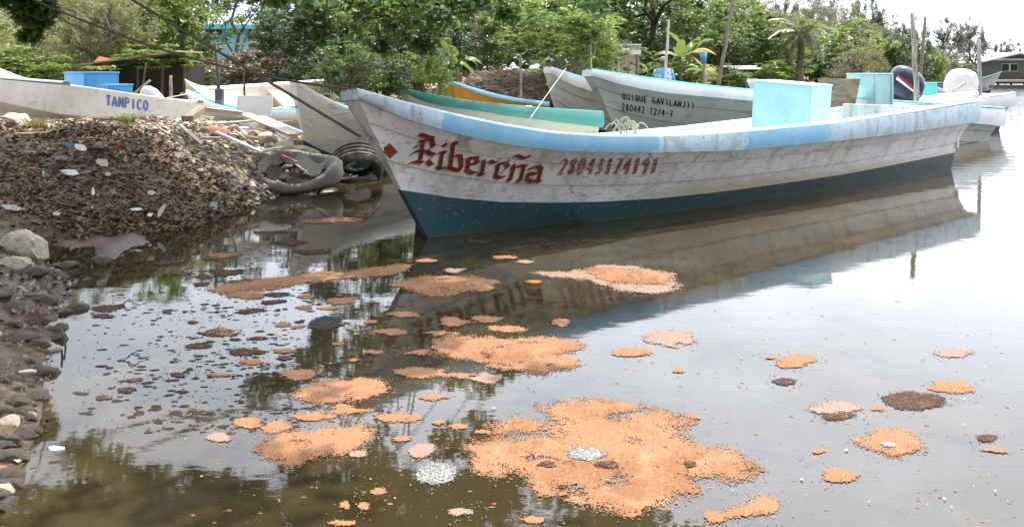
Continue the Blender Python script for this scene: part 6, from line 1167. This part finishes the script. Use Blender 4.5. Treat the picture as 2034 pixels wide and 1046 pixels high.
# sticks on the mound and in the water
for i, (a, b, lab) in enumerate([((20, 330), (90, 300), 'thin dry stick at the left of the mound'), ((240, 360), (300, 378), 'dry stick in the middle of the shaded mound'), ((480, 330), (490, 372), 'thin twig upright on the sunlit slope'), ((400, 380), (470, 402), 'dry twig low on the sunlit slope'), ((350, 402), (440, 430), 'dark twig near the water edge'), ((90, 370), (130, 352), 'short stick below the white tile')]):
    p0 = ground_at(*a); p1 = ground_at(*b); k = MB(); k.tube([p-p0 for p in limb_pts(p0+Vector((0, 0, .02)), p1+Vector((0, 0, .04)), i, .05, 6)], [.008*(1-.08*j) for j in range(7)], 5); o = k.build('dry_stick', M['wood'], None, smooth=True); o.location = p0; tag(o, lab, 'stick', 'dry sticks')
def twig_loop(px, py, lab):
    c = G(px, py); k = MB(); k.tube([Vector((.028*math.cos(t), .012*math.sin(t), .008+.022*math.sin(t)**2)) for t in np.linspace(0, 5.4, 16)], .003, 5); k.tube([(.028, 0, .01), (.07, .01, .0)], .002, 4); k.tube([(-.028, 0, .01), (-.07, -.02, .002)], .002, 4); o = k.build('looped_twig', M['wood_dark'], None, smooth=True); o.location = c; tag(o, lab, 'twig')
twig_loop(255, 606, 'looped dark twig poking up beside the rusty scum oval'); twig_loop(265, 714, 'looped dark twig lying on the bright left water')
k = MB(); k.tube([(0, 0, -.03), (.01, 0, .05), (.0, .01, .10)], .006, 5); k.tube([(.03, 0, -.03), (.02, 0, .06)], .005, 5); o = k.build('dark_twig', M['wood_dark'], None, smooth=True); o.location = G(120, 690); tag(o, 'short dark twig standing in water near the left shore', 'twig')
# ------------------------------------------------------------------ brush pile and white sacks
def brush():
    c = at(1000, 185, 17.8); z0 = hz(c.x, 17.8); rt = empty('brush_pile', (c.x, 17.8, z0-.05), 0, 'heap of dry branches and palm litter behind the ochre boat', 'brush pile'); r = np.random.RandomState(5); b = MB(); rows = []
    for i in range(15):
        rw = []
        for k in range(9): u_ = i/14*2-1; v_ = k/8*2-1; rw.append(Vector((u_*1.05, v_*.7, max(0, (1-abs(u_)**2.2)*(1-v_*v_))**.6*.75 + .05*mnoise.noise(Vector((u_*4, v_*4, 0))))))
        rows.append(rw)
    b.grid(rows); b.build('heap', M['wood_dark'], rt, smooth=True)
    n_ = 2600; u_ = r.uniform(-1, 1, n_); v_ = r.uniform(-1, 1, n_); z = np.maximum(0, (1-np.abs(u_)**2.2)*(1-v_**2))**.6*.75; a = r.uniform(0, 3.14, n_); L = r.uniform(.06, .28, (n_, 1)); ax = np.stack([np.cos(a), np.sin(a)*.7, r.uniform(-.5, .5, n_)], 1)*L; sd = np.stack([-np.sin(a)*.3, np.cos(a)*.3, r.uniform(.5, 1, n_)], 1)*r.uniform(.006, .018, (n_, 1)); p = np.stack([u_*1.05, v_*.7, z+.03], 1); v = np.stack([p-ax-sd, p+ax-sd*.4, p+ax+sd*.4, p-ax+sd], 1).reshape(-1, 3)
    o = link('twigs', np_mesh('twigs', v, np.arange(len(v)).reshape(-1, 4)), M['dry_brush'], rt); o['kind'] = 'stuff'
brush()
rq = random.Random(8); SK = []
for i in range(12):
    px = rq.uniform(1008, 1066); py = rq.uniform(128, 150); SK.append((rock(P(px, py, 19.0+rq.uniform(-.2, .2)), rq.uniform(.07, .13), rq.uniform(.07, .12), rq.uniform(.05, .09), 'bag', 'white sack heaped behind the brush pile', 'white sacks', 40+i, 'white_sack', 'sack'), px, py))
relabel(SK, 'white sack', [('the thin pole by the brush pile', 1034, 140)])
hp = MB(); hp.lathe([(0.65, -.3), (.5, .35), (.3, .5), (0, .55)], 16); o = hp.build('earth_heap', M['ground'], None, smooth=True); o.location = (P(1037, 150, 19.3).x, 19.4, .62); tag(o, 'earth heap under the white sacks', 'heap')
# small grass tufts
gm_ = leafmat('dry_grass', [(.30, .26, .08), (.40, .34, .12), (.24, .24, .06)], tr=.2)
def tuft(px, py, wpx, lab, seed, d=None, h=.12, green=False):
    g = ground_at(px, py) if d is None else Vector((P(px, py, d).x, d, hz(P(px, py, d).x, d))); s = g.y/FPX*wpx/2; r = np.random.RandomState(seed); n_ = 90; a = r.uniform(0, 6.28, n_); rr_ = s*np.sqrt(r.rand(n_)); p = np.stack([rr_*np.cos(a), rr_*np.sin(a)*.6, np.zeros(n_)], 1); hh = h*r.uniform(.4, 1, (n_, 1)); l_ = r.normal(size=(n_, 3))*.5; l_[:, 2] = 1; w_ = r.normal(size=(n_, 3))*.006; v = np.stack([p-w_, p+w_, p+l_*hh+w_*.2, p+l_*hh-w_*.2], 1).reshape(-1, 3)
    o = link('grass_tuft', np_mesh('grass_tuft', v, np.arange(len(v)).reshape(-1, 4)), M['leaf_bright'] if green else gm_); o.location = g; tag(o, lab, 'grass')
tuft(75, 254, 40, 'yellow dry grass tuft on the mound top', 1); tuft(255, 245, 40, 'small green grass tuft by the lettered boat', 2, green=True); tuft(940, 190, 40, 'green grass tuft in the brush pile', 3, 17.2, .3, True); tuft(1600, 158, 80, 'grass at the palm foot', 4, 33.5, .35, True); tuft(1540, 160, 70, 'grass on the bank left of the palm', 5, 31, .3, True); tuft(1640, 160, 60, 'grass on the bank right of the palm', 6, 34, .3, True)
